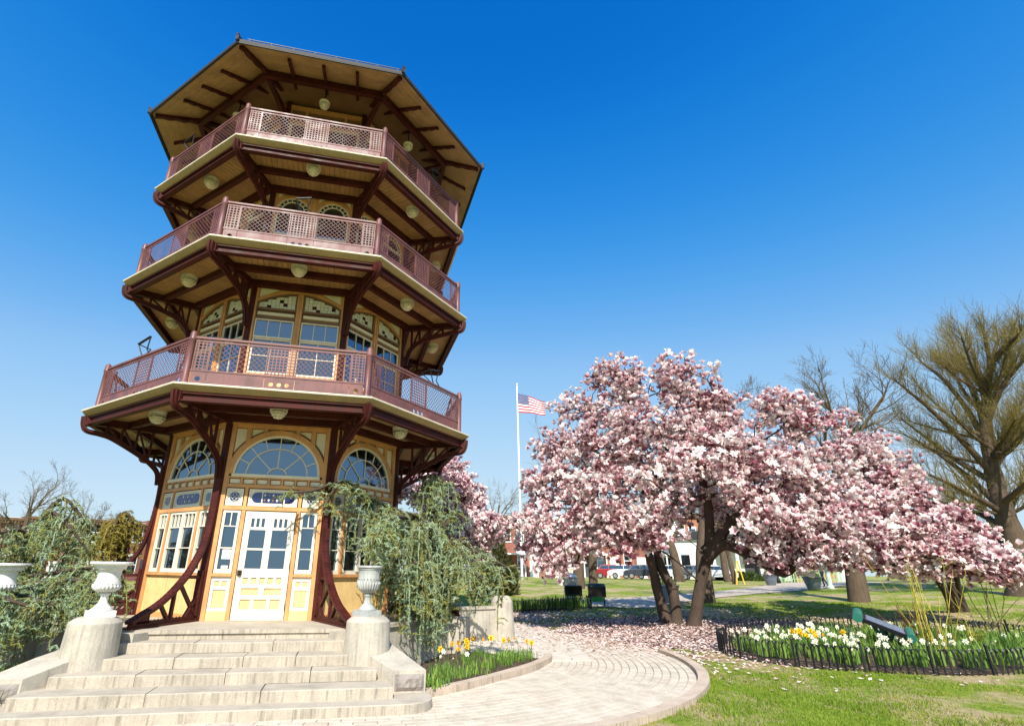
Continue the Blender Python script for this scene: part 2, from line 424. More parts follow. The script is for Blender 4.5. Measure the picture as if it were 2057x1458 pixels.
def transom(u0, u1, kind, parent=None):
    """cream board with a stained-glass roundel (or a long lozenge of three lights)"""
    z0, z1 = 2.985, 3.325; cz = (z0+z1)/2+.005
    w = MB(); fbox(w, AP1, u0, u1, -.045, -.02, z0, z1); fbox(w, AP1, u0, u1, -.02, .004, z0, z0+.03); fbox(w, AP1, u0, u1, -.02, .004, z1-.03, z1)
    fbox(w, AP1, u0, u0+.03, -.02, .004, z0+.03, z1-.03); fbox(w, AP1, u1-.03, u1, -.02, .004, z0+.03, z1-.03)
    o = part(w, 'transom_window', M['white'], parent); cu = (u0+u1)/2
    if kind == 'round':
        g = MB(); g.prism(arc(cu,cz,.098,.098,0,2*math.pi,20)[:-1], F1, -.02, -.012); g.build('pane', M['stained'], o)
        t = MB(); t.strip(arc(cu,cz,.106,.106,0,2*math.pi,20)[:-1], arc(cu,cz,.097,.097,0,2*math.pi,20)[:-1], F1, -.02, -.006, closed=True)
        for q in range(4):
            a = math.pi/2*q; t.strip(arc(cu+.045*math.cos(a), cz+.045*math.sin(a), .036,.036,0,2*math.pi,10)[:-1], arc(cu+.045*math.cos(a), cz+.045*math.sin(a), .029,.029,0,2*math.pi,10)[:-1], F1, -.0118, -.008, closed=True)
        t.build('leading', M['mosaic'], o)
        g = MB(); g.prism(arc(cu,cz,.02,.02,0,2*math.pi,8)[:-1], F1, -.0118, -.007); g.build('boss', M['stained2'], o)
    else:
        L = [(-.425,-.235,'l'), (-.21,.205,'m'), (.23,.425,'r')]
        for a, b, s in L:
            if s == 'm': P = [(a,cz-.105),(b,cz-.105),(b,cz+.105),(a,cz+.105)]
            elif s == 'l': P = [(b,cz-.105),(b,cz+.105)]+arc(a+.105,cz,.105,.105,math.pi/2,math.pi*1.5,9)
            else: P = [(a,cz+.105),(a,cz-.105)]+arc(b-.105,cz,.105,.105,-math.pi/2,math.pi/2,9)
            g = MB(); g.prism(P, F1, -.02, -.012); g.build('pane', M['stained'], o)
        t = MB(); rr = random.Random(4)
        for i in range(5):
            for j in range(2):
                x = -.17+.082*i; z = cz-.05+.1*j
                t.prism([(x,z-.03),(x+.022,z),(x,z+.03),(x-.022,z)], F1, -.0118, -.008, (i+j) % 2)
        t.build('leaded_light', [M['stained2'], M['mosaic']], o)
    return o

def wall1(door=False):
    rt = MB()                                                     # backing board
    fbox(rt, AP1, -H1+.003, H1-.003, -.14, -.055, FL, 4.79)
    root = part(rt, 'wall_panel', M['brown'])
    t = MB()
    for s in (-1,1):                                              # edge posts, mullion posts
        a, b = sorted((s*.935, s*(H1-.002))); fbox(t, AP1, a, b, -.055, .035, FL, 4.66)
        a, b = sorted((s*.50, s*.575)); fbox(t, AP1, a, b, -.055, .022, FL if door else 1.695, 2.90)
        a, b = sorted((s*.51, s*.57)); fbox(t, AP1, a, b, -.055, .02, 2.975, 3.345)
    fbox(t, AP1, -H1+.004, H1-.004, -.055, .055, 4.66, 4.785)
    fbox(t, AP1, -.935, .935, -.055, .03, 2.90, 2.975)
    fbox(t, AP1, -.935, .935, -.055, .03, 3.345, 3.415)
    fbox(t, AP1, -.935, .935, -.055, .028, 3.535, 3.566)
    fbox(t, AP1, -.935, .935, -.055, .012, 4.60, 4.66)
    for i in range(8):
        u = -.935+i*1.87/7; fbox(t, AP1, max(u-.022,-.934), min(u+.022,.934), -.055, .022, 3.4155, 3.5345)
    if not door:
        fbox(t, AP1, -.935, .935, -.055, .05, 1.645, 1.695)
        fbox(t, AP1, -.935, .935, -.055, .03, FL, FL+.09)
    t.build('trim', M['trim'], root)
    # arch band and spandrel posts
    a = MB(); cz = 3.625
    a.strip(arc(0,cz,.985,.955,0,math.pi,32), arc(0,cz,.876,.846,0,math.pi,32), F1, -.055, .026)
    for s in (-1,1):
        for u0, u1 in ((.29,.375),(.62,.715)):
            x0, x1 = sorted((s*u0, s*u1)); zz = cz+.955*math.sqrt(max(0,1-(u1/.985)**2))-.02
            fbox(a, AP1, x0, x1, -.055, .012, zz, 4.5995)
    fbox(a, AP1, -.05, .05, -.055, .0125, 4.56, 4.5995)
    a.build('arch_band', M['trim'], root)
    for s in (-1,1):                                              # cream spandrel panels
        for u0, u1 in ((.06,.28),(.385,.61),(.725,.925)):
            f = lambda u: cz+1.005*math.sqrt(max(0,1-(u/1.03)**2)) - .005
            P = [(s*u0, 4.585), (s*u1, 4.585)]+[(s*(u1+(u0-u1)*q/4), min(4.575, f(u1+(u0-u1)*q/4))) for q in range(5)]
            g = MB(); g.prism(P if s < 0 else P[::-1], F1, -.054, -.03); g.build('spandrel_panel', M['cream'], root)
    for i in range(7):                                            # small panels under the fanlight
        u = -.935+i*1.87/7; g = MB(); fbox(g, AP1, u+.036, u+1.87/7-.036, -.055, -.015, 3.432, 3.520); g.build('frieze_panel', M['cream'], root)
    if not door:
        for i in range(17):                                       # beadboard planks
            u = -.934+i*1.868/17; g = MB(); fbox(g, AP1, u+.003, u+1.868/17-.003, -.055, -.004, FL+.091, 1.644); g.build('plank', M['yellow'], root)
    return root
w1 = wall1(); w1d = wall1(True)
for k in (-4,-3,-2,-1,1,2,3):
    if k == 1: w1.rotation_euler[2] = R_(45)
    else: copy_tree(w1, pagoda, R_(45*k))
fan = fanlight(); spread(fan)
for a in ((-.92,-.595,'round'), (-.485,.485,'long'), (.595,.92,'round')): spread(transom(*a))
sw = []
for (u0, u1, c) in ((-.92,-.59,2), (.59,.92,2)):
    o = window_unit(AP1, 'side_window', u0, u1, 1.70, 2.895, .05, 0, [(.40,1),(.42,1),(.27,c)], M['white']); sw.append(o)
    spread(o)
cw = []
for (u0, u1) in ((-.485,-.003), (.003,.485)):
    o = window_unit(AP1, 'casement_window', u0, u1, 1.70, 2.895, .05, 0, [(.40,1),(.42,1),(.27,3)], M['white'])
    for k in VIS:
        if k in (0,): continue
        if k == 1: continue
        copy_tree(o, pagoda, R_(45*k))
    o.rotation_euler[2] = R_(45)
for o in sw: o.name = 'sidelight_window'
# front door -------------------------------------------------------
dr = MB(); DW = .485
def dcell(mb, u0, u1, z0, z1, w0, w1): fbox(mb, AP1, u0, u1, w0, w1, z0, z1)
zs = [FL+.01, 1.06, 1.235, 1.315, 1.435, 1.51, 1.625, 1.79, 2.135, 2.17, 2.52, 2.575, 2.745, 2.885]
def row(z0, z1, holes):
    u = -DW
    for a, b in holes+[(DW,DW)]:
        if a > u+1e-6: dcell(dr, u, a, z0, z1, -.045, .005)
        u = b
rows_d = [[], [(-.36,-.17),(-.10,.13),(.20,.38)], [], [(-.36,-.04),(.06,.38)], [], [(-.36+.155*i, -.36+.155*i+.10) for i in range(5)], [],
          [(-.37,-.06),(.065,.375)], [], [(-.37,-.06),(.065,.375)], [], [(-.36+.10*i, -.36+.10*i+.06) for i in range(3)]+[(.08+.10*i, .08+.10*i+.06) for i in range(3)], []]
for i, h in enumerate(rows_d): row(zs[i], zs[i+1], h)
door = part(dr, 'door', M['white'])
for i, h in enumerate(rows_d):
    for a, b in h:
        g = MB()
        if i < 7: dcell(g, a+.006, b-.006, zs[i]+.006, zs[i+1]-.006, -.04, -.018); g.build('door_panel', M['yellow'], door)
        else: dcell(g, a+.0005, b-.0005, zs[i]+.0005, zs[i+1]-.0005, -.035, -.022); g.build('pane', M['glass'], door)
g = MB(); dcell(g, -.475, -.40, 1.66, 1.76, .005, .04); g.tube([(-.437,-AP1-.04,1.69),(-.437,-AP1-.085,1.69),(-.437,-AP1-.085,1.73)], .012, 6); g.build('door_handle', M['hinge'], door)
for z in (1.1, 1.85, 2.6):
    g = MB(); dcell(g, .478, .497, z-.06, z+.06, .005, .022); g.build('door_hinge', M['hinge'], door)
g = MB(); fbox(g, AP1, -.52, .52, -.05, .12, FL, FL+.012); part(g, 'threshold', M['stone'])
for s in (-1,1):                                                  # panels below the sidelights
    t = MB(); u0, u1 = sorted((s*.58, s*.93))
    fbox(t, AP1, u0-.01, u1+.005, -.05, .05, 1.645, 1.695); side = part(t, 'sidelight_sill', M['trim'])
    t = MB(); fbox(t, AP1, u0, u1, -.055, -.03, 1.03, 1.644)
    for a, b, c, d in ((u0,u0+.06,1.03,1.644),(u1-.06,u1,1.03,1.644),(u0+.06,u1-.06,1.03,1.09),(u0+.06,u1-.06,1.40,1.47),(u0+.06,u1-.06,1.56,1.644),((u0+u1)/2-.02,(u0+u1)/2+.02,1.4701,1.5599)):
        fbox(t, AP1, a, b, -.03, .003, c, d)
    t.build('lower_panel', M['white'], side)
    t = MB(); fbox(t, AP1, u0+.07, u1-.07, -.03, -.012, 1.10, 1.39); fbox(t, AP1, u0+.066, (u0+u1)/2-.026, -.03, -.012, 1.478, 1.552); fbox(t, AP1, (u0+u1)/2+.026, u1-.066, -.03, -.012, 1.478, 1.552)
    t.build('inset_panel', M['yellow'], side)
    t = MB(); fbox(t, AP1, u0, u1, -.055, .012, FL, 1.0299); t.build('skirting_board', M['yellow'], side)
g = MB(); fbox(g, AP1, -.82, -.655, -.022, -.018, 1.96, 2.15); n_ = part(g, 'paper_notice', M['paper']); n_['label'] = 'white paper notice taped inside the sidelight'
g = MB(); fbox(g, AP1, -.80, -.68, -.022, -.018, 1.785, 1.84); part(g, 'paper_notice', M['paper'])

# ---------------- storey 2
AP2 = 2.60; H2 = AP2*T8; F2 = face_fn(AP2); Z2 = 5.0
zA = lambda u: 7.95-.30*(u/.96)**2
rt = MB(); fbox(rt, AP2, -H2+.003, H2-.003, -.14, -.06, Z2, 8.16); root2 = part(rt, 'wall_panel', M['brown'])
t = MB()
for s in (-1,1):
    a, b = sorted((s*.965, s*(H2-.002))); fbox(t, AP2, a, b, -.06, .035, Z2, 8.06)
fbox(t, AP2, -H2+.004, H2-.004, -.06, .05, 8.06, 8.165)
us = [-.965+1.93*i/20 for i in range(21)]
t.prism([(u, zA(u)) for u in us]+[(.965,8.0595),(-.965,8.0595)], F2, -.06, -.005)
t.strip([(u, zA(u)+.07) for u in us], [(u, zA(u)) for u in us], F2, -.0049, .026)
fbox(t, AP2, -.065, -.02, -.06, .03, Z2, 7.93); fbox(t, AP2, .02, .065, -.06, .03, Z2, 7.93); fbox(t, AP2, -.0199, .0199, -.06, .015, Z2, 7.94)
fbox(t, AP2, -.9645, -.0655, -.06, .03, 5.80, 5.86); fbox(t, AP2, .0655, .9645, -.06, .03, 5.80, 5.86)
t.build('trim', M['trim'], root2)
for s in (-1,1):
    g = MB(); g.prism([(s*.93,8.035),(s*.93,zA(.93)+.115),(s*.80,zA(.80)+.105),(s*.5,8.0)][::s], F2, -.0049, .003); g.build('spandrel_panel', M['cream'], root2)
    for i in range(8):
        u = .067+i*.897/8; x0, x1 = sorted((s*(u+.003), s*(u+.897/8-.003)))
        g = MB(); fbox(g, AP2, x0, x1, -.06, -.01, Z2+.01, 5.799); g.build('plank', M['yellow'], root2)
    a, b = sorted((s*.075, s*.955)); g = MB(); fbox(g, AP2, a+.03, b-.03, -.06, .004, 7.325, 7.395); g.build('rail_strip', M['cream'], root2)
for k in (-4,-3,-2,-1,1,2,3): copy_tree(root2, pagoda, R_(45*k))
for s in (-1,1):
    w = MB(); a, b = sorted((s*.066, s*.964)); n = 10
    top = [(a+(b-a)*i/n, zA(a+(b-a)*i/n)-.002) for i in range(n+1)]; inn = [(a+.04+(b-a-.08)*i/n, zA(a+.04+(b-a-.08)*i/n)-.04) for i in range(n+1)]
    w.strip(top, inn, F2, -.055, .012); fbox(w, AP2, a, b, -.055, .012, 7.46, 7.515)
    fbox(w, AP2, a, a+.04, -.055, .012, 7.5151, zA(a+.04)-.041); fbox(w, AP2, b-.04, b, -.055, .012, 7.5151, zA(b-.04)-.041)
    o = part(w, 'mosaic_transom', M['brown'])
    rr = random.Random(10+s)
    g = MB(); cell = .082; d = []
    nu = int((b-a-.08)/cell)
    for i in range(nu):
        for j in range(6):
            x0 = a+.042+i*(b-a-.084)/nu; x1 = x0+(b-a-.084)/nu-.006; z0 = 7.517+j*cell; lim = min(zA(x0), zA(x1))-.046
            if z0+.02 > lim: continue
            g.prism([(x0,z0),(x1,z0),(x1,min(z0+cell-.006, zA(x1)-.046)),(x0,min(z0+cell-.006, zA(x0)-.046))], F2, -.05, -.03)
            if (i, j) in (((2,0),(5,2),(6,1)) if s < 0 else ((2,1),(3,0),(7,1))): d.append((x0,x1,z0))
    g.build('mosaic_tiles', M['mosaic'], o)
    for x0, x1, z0 in d:
        g = MB(); fbox(g, AP2, x0-.004, x1+.004, -.031, -.022, z0-.004, z0+cell-.004); g.build('dark_tile', M['mosaicdark'], o)
    spread(o)
    a, b = sorted((s*.08, s*.95))
    spread(window_unit(AP2, 'upper_sash', a, b, 6.74, 7.215, .03, 0, [(1,3)], M['cream'], (-.05,.0), -.03, .016))
    spread(window_unit(AP2, 'lower_sash', a, b, 5.865, 6.735, .035, 0, [(1,2),(1,2)], M['cream'], (-.058,-.02), -.045, .016))

# ---------------- storey 3
AP3 = 2.52; H3 = AP3*T8; F3 = face_fn(AP3); Z3 = 8.27
rt = MB(); fbox(rt, AP3, -H3+.003, H3-.003, -.14, -.06, Z3, 11.04); root3 = part(rt, 'wall_panel', M['brown'])
t = MB(); cz3 = 10.36
for s in (-1,1):
    a, b = sorted((s*.955, s*(H3-.002))); fbox(t, AP3, a, b, -.06, .03, Z3, 10.95)
    cu = s*.505
    t.strip(arc(cu,cz3,.445,.445,0,math.pi,20), arc(cu,cz3,.40,.40,0,math.pi,20), F3, -.06, .03)
    # board between the arches
    N_ = 16
    up = [(cu-.45+.9*i/N_, 10.9495) for i in range(N_+1)]
    lo = [(cu-.45+.9*i/N_, cz3+math.sqrt(max(0,.4448**2-(-.45+.9*i/N_)**2))) for i in range(N_+1)]
    t.strip(up, lo, F3, -.06, -.002)
    a, b = sorted((s*.906, s*.954))
    fbox(t, AP3, a, b, -.06, .012, Z3, cz3)
    fbox(t, AP3, cu-.40, cu+.40, -.06, .035, 8.85, 8.90)
fbox(t, AP3, -.054, .054, -.06, .012, Z3, 10.949)
fbox(t, AP3, -H3+.004, H3-.004, -.06, .045, 10.95, 11.045)
t.build('trim', M['trim'], root3)
for s in (-1,1):
    for q in (-1,1):
        cu = s*.505; g = MB(); x0 = cu+q*.40; P = [(x0,10.90),(x0-q*.25,10.90),(x0-q*.13,cz3+.49),(x0,cz3+.36)]
        g.prism(P if q > 0 else P[::-1], F3, -.0019, .006); g.build('spandrel_panel', M['cream'], root3)
    for i in range(7):
        u = .06+i*.84/7; x0, x1 = sorted((s*(u+.003), s*(u+.12-.003))); g = MB(); fbox(g, AP3, x0, x1, -.06, -.01, Z3+.005, 8.849); g.build('plank', M['yellow'], root3)
for k in (-4,-3,-2,-1,1,2,3): copy_tree(root3, pagoda, R_(45*k))
for s in (-1,1):
    cu = s*.505; w = MB()
    w.strip(arc(cu,cz3,.398,.398,0,math.pi,20), arc(cu,cz3,.37,.37,0,math.pi,20), F3, -.05, .0)
    w.strip(arc(cu,cz3,.29,.29,0,math.pi,20), arc(cu,cz3,.265,.265,0,math.pi,20), F3, -.05, -.005)
    for i in range(1,9):
        a = math.pi*i/9; w.bar((cu+.285*math.cos(a), -AP3+.028, cz3+.285*math.sin(a)), (cu+.375*math.cos(a), -AP3+.028, cz3+.375*math.sin(a)), .022, .035, (0,1,0))
    fbox(w, AP3, cu-.398, cu+.398, -.05, .004, cz3-.035, cz3-.0005)
    o = part(w, 'arched_window', M['cream'])
    for i in range(9):
        a0 = math.pi*i/9+.03; a1 = math.pi*(i+1)/9-.03; g = MB(); g.prism(arc(cu,cz3,.369,.369,a0,a1,3)+arc(cu,cz3,.291,.291,a1,a0,3), F3, -.045, -.03); g.build('pane', M['glass'], o)
    g = MB(); g.prism(arc(cu,cz3,.264,.264,.02,math.pi-.02,16), F3, -.045, -.03); g.build('pane', M['glass'], o)
    spread(o)
    spread(window_unit(AP3, 'upper_sash', cu-.395, cu+.395, 9.62, 10.32, .03, 0, [(1,1)], M['cream'], (-.05,.0), -.03, .016))
    spread(window_unit(AP3, 'lower_sash', cu-.395, cu+.395, 8.905, 9.60, .035, 0, [(1,2)], M['cream'], (-.058,-.02), -.045, .016))

# ---------------- storey 4
AP4 = 2.50; H4 = AP4*T8; F4_ = face_fn(AP4); Z4 = 11.1
rt = MB(); fbox(rt, AP4, -H4+.003, H4-.003, -.14, -.06, Z4, 13.85); root4 = part(rt, 'wall_panel', M['brown'])
t = MB()
for s in (-1,1):
    a, b = sorted((s*.94, s*(H4-.002))); fbox(t, AP4, a, b, -.06, .03, Z4, 13.74)
    a, b = sorted((s*.5, s*.56)); fbox(t, AP4, a, b, -.06, .02, 13.341, 13.739)
fbox(t, AP4, -.06, .06, -.06, .02, Z4, 13.27)
fbox(t, AP4, -.9395, .9395, -.06, .03, 13.27, 13.34); fbox(t, AP4, -H4+.004, H4-.004, -.06, .045, 13.74, 13.86)
fbox(t, AP4, -.9395, -.061, -.06, .03, 11.85, 11.92); fbox(t, AP4, .061, .9395, -.06, .03, 11.85, 11.92)
t.build('trim', M['trim'], root4)
for a, b in ((-.93,-.57),(-.49,.49),(.57,.93)):
    g = MB(); fbox(g, AP4, a, b, -.06, -.01, 13.36, 13.72); g.build('frieze_panel', M['brown'], root4)
for k in (-4,-3,-2,-1,1,2,3): copy_tree(root4, pagoda, R_(45*k))
for s in (-1,1):
    a, b = sorted((s*.07, s*.93)); spread(window_unit(AP4, 'sash_window', a, b, 11.925, 13.265, .05, 0, [(1,2),(1,2)], M['cream'], (-.05,.0), -.03, .018))

# ---------------- corner columns
cmb = MB(); P = [(.085*math.cos(R_(45*i+22.5)), .085*math.sin(R_(45*i+22.5))-2.83) for i in range(8)]
cmb.rings([[(x,y,FL) for x,y in P],[(x,y,4.95) for x,y in P]]); c1 = part(cmb, 'corner_column', M['maroon']); c1.rotation_euler[2] = R_(22.5)
cmb = MB(); cmb.rings([[(x,y+.04,4.99) for x,y in P],[(x,y+.04,8.2) for x,y in P]]); c2 = part(cmb, 'corner_column', M['maroon']); c2.rotation_euler[2] = R_(22.5)
cmb = MB(); cmb.rings([[(x,y+.11,8.27) for x,y in P],[(x,y+.11,11.05) for x,y in P]]); c3 = part(cmb, 'corner_column', M['maroon']); c3.rotation_euler[2] = R_(22.5)
cmb = MB(); cmb.rings([[(x,y+.13,11.1) for x,y in P],[(x,y+.13,13.95) for x,y in P]]); c4 = part(cmb, 'corner_column', M['maroon']); c4.rotation_euler[2] = R_(22.5)
for c in (c1,c2,c3,c4):
    for k in range(1,8): copy_tree(c, pagoda, R_(22.5+45*k))

# ---------------- flared legs at the foot
RF = rad_fn()
leg = MB()
LC = smooth_line([(2.93,3.95),(2.90,3.3),(2.91,2.87),(2.95,2.45),(3.02,2.15),(3.14,1.92),(3.31,1.68),(3.61,1.40),(3.92,1.20),(4.26,1.06),(4.50,.96)], 4)
chord(leg, LC, .05, RF, .15)
chord(leg, offset_line(LC, -.035), .06, RF, .05)
leg_o = part(leg, 'flared_leg', M['maroon']); leg_o.rotation_euler[2] = R_(22.5)
def rbar(mb, a, b, w=.06, h=.05, m=0): mb.bar((0,-a[0],a[1]), (0,-b[0],b[1]), w, h, (1,0,0), m)
g = MB(); g.box(-.075,.075,-4.52,-2.75,FL+.001,FL+.03); g.box(-.02,.02,-4.50,-2.92,FL+.03,FL+.10); g.build('foot_beam', M['maroon'], leg_o)
for a, b in (((2.90,1.63),(3.36,1.63)), ((3.44,1.50),(2.92,.97)), ((3.56,1.41),(3.56,.94)), ((3.87,1.20),(3.64,.95)), ((2.90,1.33),(3.20,.94))):
    g = MB(); rbar(g, a, b, .055, .055); g.build('strut', M['maroon'], leg_o)
g = MB(); g.prism([(4.48,.93),(4.08,.93),(4.08,1.11),(4.26,1.04),(4.47,.965)], RF, -.02, .02); g.build('gusset_plate', M['maroon'], leg_o); g = MB(); g.prism([(2.92,.93),(3.16,.93),(2.92,1.17)], RF, -.018, .018)
g.build('gusset_plate', M['maroon'], leg_o)
g = MB(); g.box(-.06,.06,-2.955,-2.91,FL+.1,1.75); g.build('column_flange', M['maroon'], leg_o)
g = MB(); rivets(g, LC[4:], .10, (.056,-.056)); rivets(g, [(2.97,1.0),(2.97,1.7)], .09, (.03,-.03)); rivets(g, [(3.0,.965),(4.4,.965)], .09, (.022,-.022))
for s in (.045,-.045):
    d = .05
    for (a, b) in zip(LC[6:-1], LC[7:]):
        c = Vector((s, -(a[0]+b[0])/2-.024*1, (a[1]+b[1])/2+.020)); n_ = Vector((0, -(b[1]-a[1])*-1, (b[0]-a[0]))).normalized()
        g.box(c.x-.011, c.x+.011, c.y-.008, c.y+.008, c.z-.008, c.z+.008)
g.build('rivets', M['maroon'], leg_o)['kind'] = 'stuff'
for k in range(1,8): copy_tree(leg_o, pagoda, R_(22.5+45*k))

# ---------------- balconies
def side_prism(mb, prof, m=0):
    """profile of (apothem a, z) swept along one side of the octagon (mitred ends)"""
    n = len(prof); A = [(-a*T8, -a, z) for a, z in prof]; B = [(a*T8, -a, z) for a, z in prof]
    mb.add(A+B, [tuple(range(n)), tuple(range(2*n-1,n-1,-1))]+[(i, n+i, n+(i+1) % n, (i+1) % n) for i in range(n)], m)
def ring8(mb, name, mat, half=False):
    o = part(mb, name, mat); o.rotation_euler[2] = R_(22.5) if half else 0
    for k in range(1,8): copy_tree(o, pagoda, R_(45*k+(22.5 if half else 0)))
    return o
def ring8o(o, half=False):
    o.rotation_euler[2] = R_(22.5) if half else 0
    for k in range(1,8): copy_tree(o, pagoda, R_(45*k+(22.5 if half else 0)))

def lamp(a, z, K=1.06):
    o = empty('ceiling_lamp', (0,0,0)); o.parent = pagoda
    c = (0,-a,z)
    b = MB(); b.lathe([(r*K,q*K) for r,q in [(.17,.0),(.17,-.04),(.155,-.07),(.10,-.085)]], 16, c); b.build('lamp_base', M['lamp'], o)
    b = MB()
    b.lathe([(r*K,q*K) for r,q in [(.10,-.085),(.115,-.12),(.10,-.17),(.06,-.215),(.012,-.235)]], 14, c); b.build('globe', M['white'], o, True)
    b = MB()
    for r, zz in ((.165,-.09),(.150,-.13),(.122,-.175),(.085,-.215)):
        b.lathe([(q_*K,w_*K) for q_,w_ in [(r-.028,zz+.012),(r,zz+.004),(r-.002,zz-.010),(r-.032,zz-.002),(r-.028,zz+.012)]], 18, c)
    for q in range(4):
        a_ = R_(90*q+45); b.tube([(c[0]+K*r*math.cos(a_), c[1]+K*r*math.sin(a_), c[2]+K*zz) for r, zz in ((.155,-.06),(.155,-.10),(.13,-.17),(.09,-.215),(.0,-.245))], .008, 4)
    b.build('cage', M['lamp'], o)
    return o

def balcony(zt, rl, wall_ap, rp, brk, lvl):
    A = rl*C22
    g = MB(); side_prism(g, [(A-.55,zt-.034),(A,zt-.034),(A+.004,zt-.015),(A,zt),(A-.55,zt+.012)]); lip = part(g, 'deck_edge', M['lip'])
    g = MB(); side_prism(g, [(A-.025,zt-.0345),(A-.05,zt-.080),(A-.10,zt-.125),(A-.15,zt-.135),(A-.22,zt-.135),(A-.22,zt-.0345)]); g.build('cove_moulding', M['cove'], lip)
    g = MB(); side_prism(g, [(wall_ap+.02,zt-.0),(A-.5505,zt-.0),(A-.5505,zt+.012),(wall_ap+.02,zt+.012)][::-1]); g.build('deck_floor', M['soffit'], lip)
    ring8o(lip)
    def ibeam(a, z0, z1, tw, name):
        g = MB(); side_prism(g, [(a-tw/2,z0),(a+tw/2,z0),(a+tw/2,z0+.022),(a+.018,z0+.022),(a+.018,z1),(a-.018,z1),(a-.018,z0+.022),(a-tw/2,z0+.022)]); return g
    g = ibeam(A-.19, zt-.31, zt-.17, .13, ''); side_prism(g, [(A-.255,zt-.1699),(A-.125,zt-.1699),(A-.125,zt-.1355),(A-.255,zt-.1355)]); ring8(g, 'edge_beam', M['maroon'])
    mid = (A-.19+wall_ap+.1)/2
    g = MB(); side_prism(g, [(mid-.055,zt-.27),(mid+.055,zt-.27),(mid+.055,zt-.124),(mid-.055,zt-.124)]); ring8(g, 'ring_joist', M['maroon'])
    g = MB(); side_prism(g, [(wall_ap+.06,zt-.27),(wall_ap+.19,zt-.27),(wall_ap+.19,zt-.124),(wall_ap+.06,zt-.124)]); ring8(g, 'wall_plate', M['maroon'])
    # soffit boards running along the slope of the deck
    g = MB(); a0, a1 = wall_ap+.19, A-.26; n = 26
    for i in range(n):
        f0 = -1+2*i/n+.003; f1 = -1+2*(i+1)/n-.003; W = a1*T8
        u0, u1 = f0*W, f1*W
        s0 = max(a0, min(abs(u0), abs(u1))/T8); s1 = max(a0, max(abs(u0),abs(u1))/T8)
        if s1 > a1-.02: s1 = a1-.01
        ua, ub = (s1, s0) if abs(u0) > abs(u1) else (s0, s1)
        g.prism([(u0,-ua),(u0,-a1),(u1,-a1),(u1,-ub)], lambda p, w: (p[0],p[1],w), zt-.123, zt-.105)
    ring8(g, 'soffit_boards', M['soffit'])
    g = MB(); side_prism(g, [(wall_ap+.02,zt-.104),(A-.1,zt-.104),(A-.1,zt-.09),(wall_ap+.02,zt-.09)]); ring8(g, 'soffit_backing', M['brown'])
    # corner bracket
    b = MB(); Pc = smooth_line([(r, zt+dz) for r, dz in brk], 4)
    chord(b, Pc, .055, RF, .13); chord(b, offset_line(Pc, .045), .05, RF, .045)
    br = part(b, 'bracket', M['maroon'])
    g = MB(); r0 = 2.85; r1 = brk[0][0]-.02
    g.box(-.055,.055,-r1,-r0,zt-.30,zt-.275); g.box(-.022,.022,-r1,-r0,zt-.275,zt-.124); g.build('top_chord', M['maroon'], br)
    def zl(r):
        return min((abs(p[0]-r), p[1]) for p in Pc if p[1] < zt-.30)[1] if any(p[1] < zt-.30 for p in Pc) else zt-.4
    rr = [4.15, 3.85, 3.55, 3.25] if lvl == 1 else [3.95, 3.6, 3.3, 3.08]
    for i, r in enumerate(rr):
        if zl(r) > zt-.36: continue
        g = MB(); rbar(g, (r,zt-.29), (r,zl(r)), .05, .045); g.build('web_strut', M['maroon'], br)
        if i+1 < len(rr):
            q = rr[i+1]; g = MB(); rbar(g, (r-.02,zt-.30), (q+.02,zl(q)+.02), .04, .04); g.build('web_strut', M['maroon'], br)
    g = MB(); z1 = brk[0][1]+zt
    g.prism([(r1+.02,z1),(r1-.22,z1),(r1-.22,zt-.30),(r1+.0,zt-.30)], RF, -.03, .03)
    g.box(-.09,.09,-(rl-.02-.18)-.06,-(rl-.2)+.06,zt-.33,zt-.14); rivets(g, [(r1-.03,z1),(r1-.05,zt-.4)], .05, (.05,-.05), .014)
    for p_, q_ in zip(Pc[2:9:1], Pc[3:10:1]):
        for s in (.04,-.04): g.box(s-.013,s+.013,-p_[0]-.034,-p_[0]-.02,p_[1]-.014,p_[1]+.012)
    g.build('corner_plate', M['maroon'], br)
    ring8o(br, True)
    # lamps
    la = lamp(3.60, zt-.124-(.0)); 
    for k in range(-3,5):
        if k: copy_tree(la, pagoda, R_(45*k))
    # railing
    apr = rp*C22; hl = apr*T8
    post = MB(); P0 = [(0.0,0)]
    post.lathe([(.070,zt+.0),(.070,zt+.10),(.060,zt+.11),(.060,zt+.93),(.072,zt+.945),(.072,zt+.975),(.064,zt+.99),(.064,zt+1.05),(.055,zt+1.10),(.030,zt+1.135),(.0,zt+1.145)], 14, (0,-rp,0))
    ring8o(part(post, 'railing_post', M['rail'], None, True), True)
    r = MB(); zz = zt
    r.box(-hl+.06,hl-.06,-apr-.03,-apr+.03,zz+.985,zz+1.025); r.box(-hl+.06,hl-.06,-apr-.012,-apr+.012,zz+.925,zz+.955)
    r.box(-hl+.06,hl-.06,-apr-.018,-apr+.018,zz+.315,zz+.345)
    sc = hl/1.695; e0, e1, mm = 1.335*sc, 1.60*sc, .285*sc
    for u in (-e1-.012, -e0, -mm, mm, e0, e1+.012):
        r.box(u-.010,u+.010,-apr-.0121,-apr+.0121,zz+.3451,zz+.9249)
    rl_o = part(r, 'balcony_railing', M['rail'])
    def lattice(u0, u1, nx, name):
        g = MB(); z0, z1 = zz+.345, zz+.925; nz = 9
        for i in range(nx):
            u = u0+(u1-u0)*(i+.5)/nx; w_ = .0115; g.box(u-w_,u+w_,-apr-.006,-apr-.0005,z0,z1)
        for j in range(nz):
            z = z0+(z1-z0)*(j+.5)/nz; g.box(u0,u1,-apr,-apr+.0055,z-.0115,z+.0115)
        g.build(name, M['rail'], rl_o)
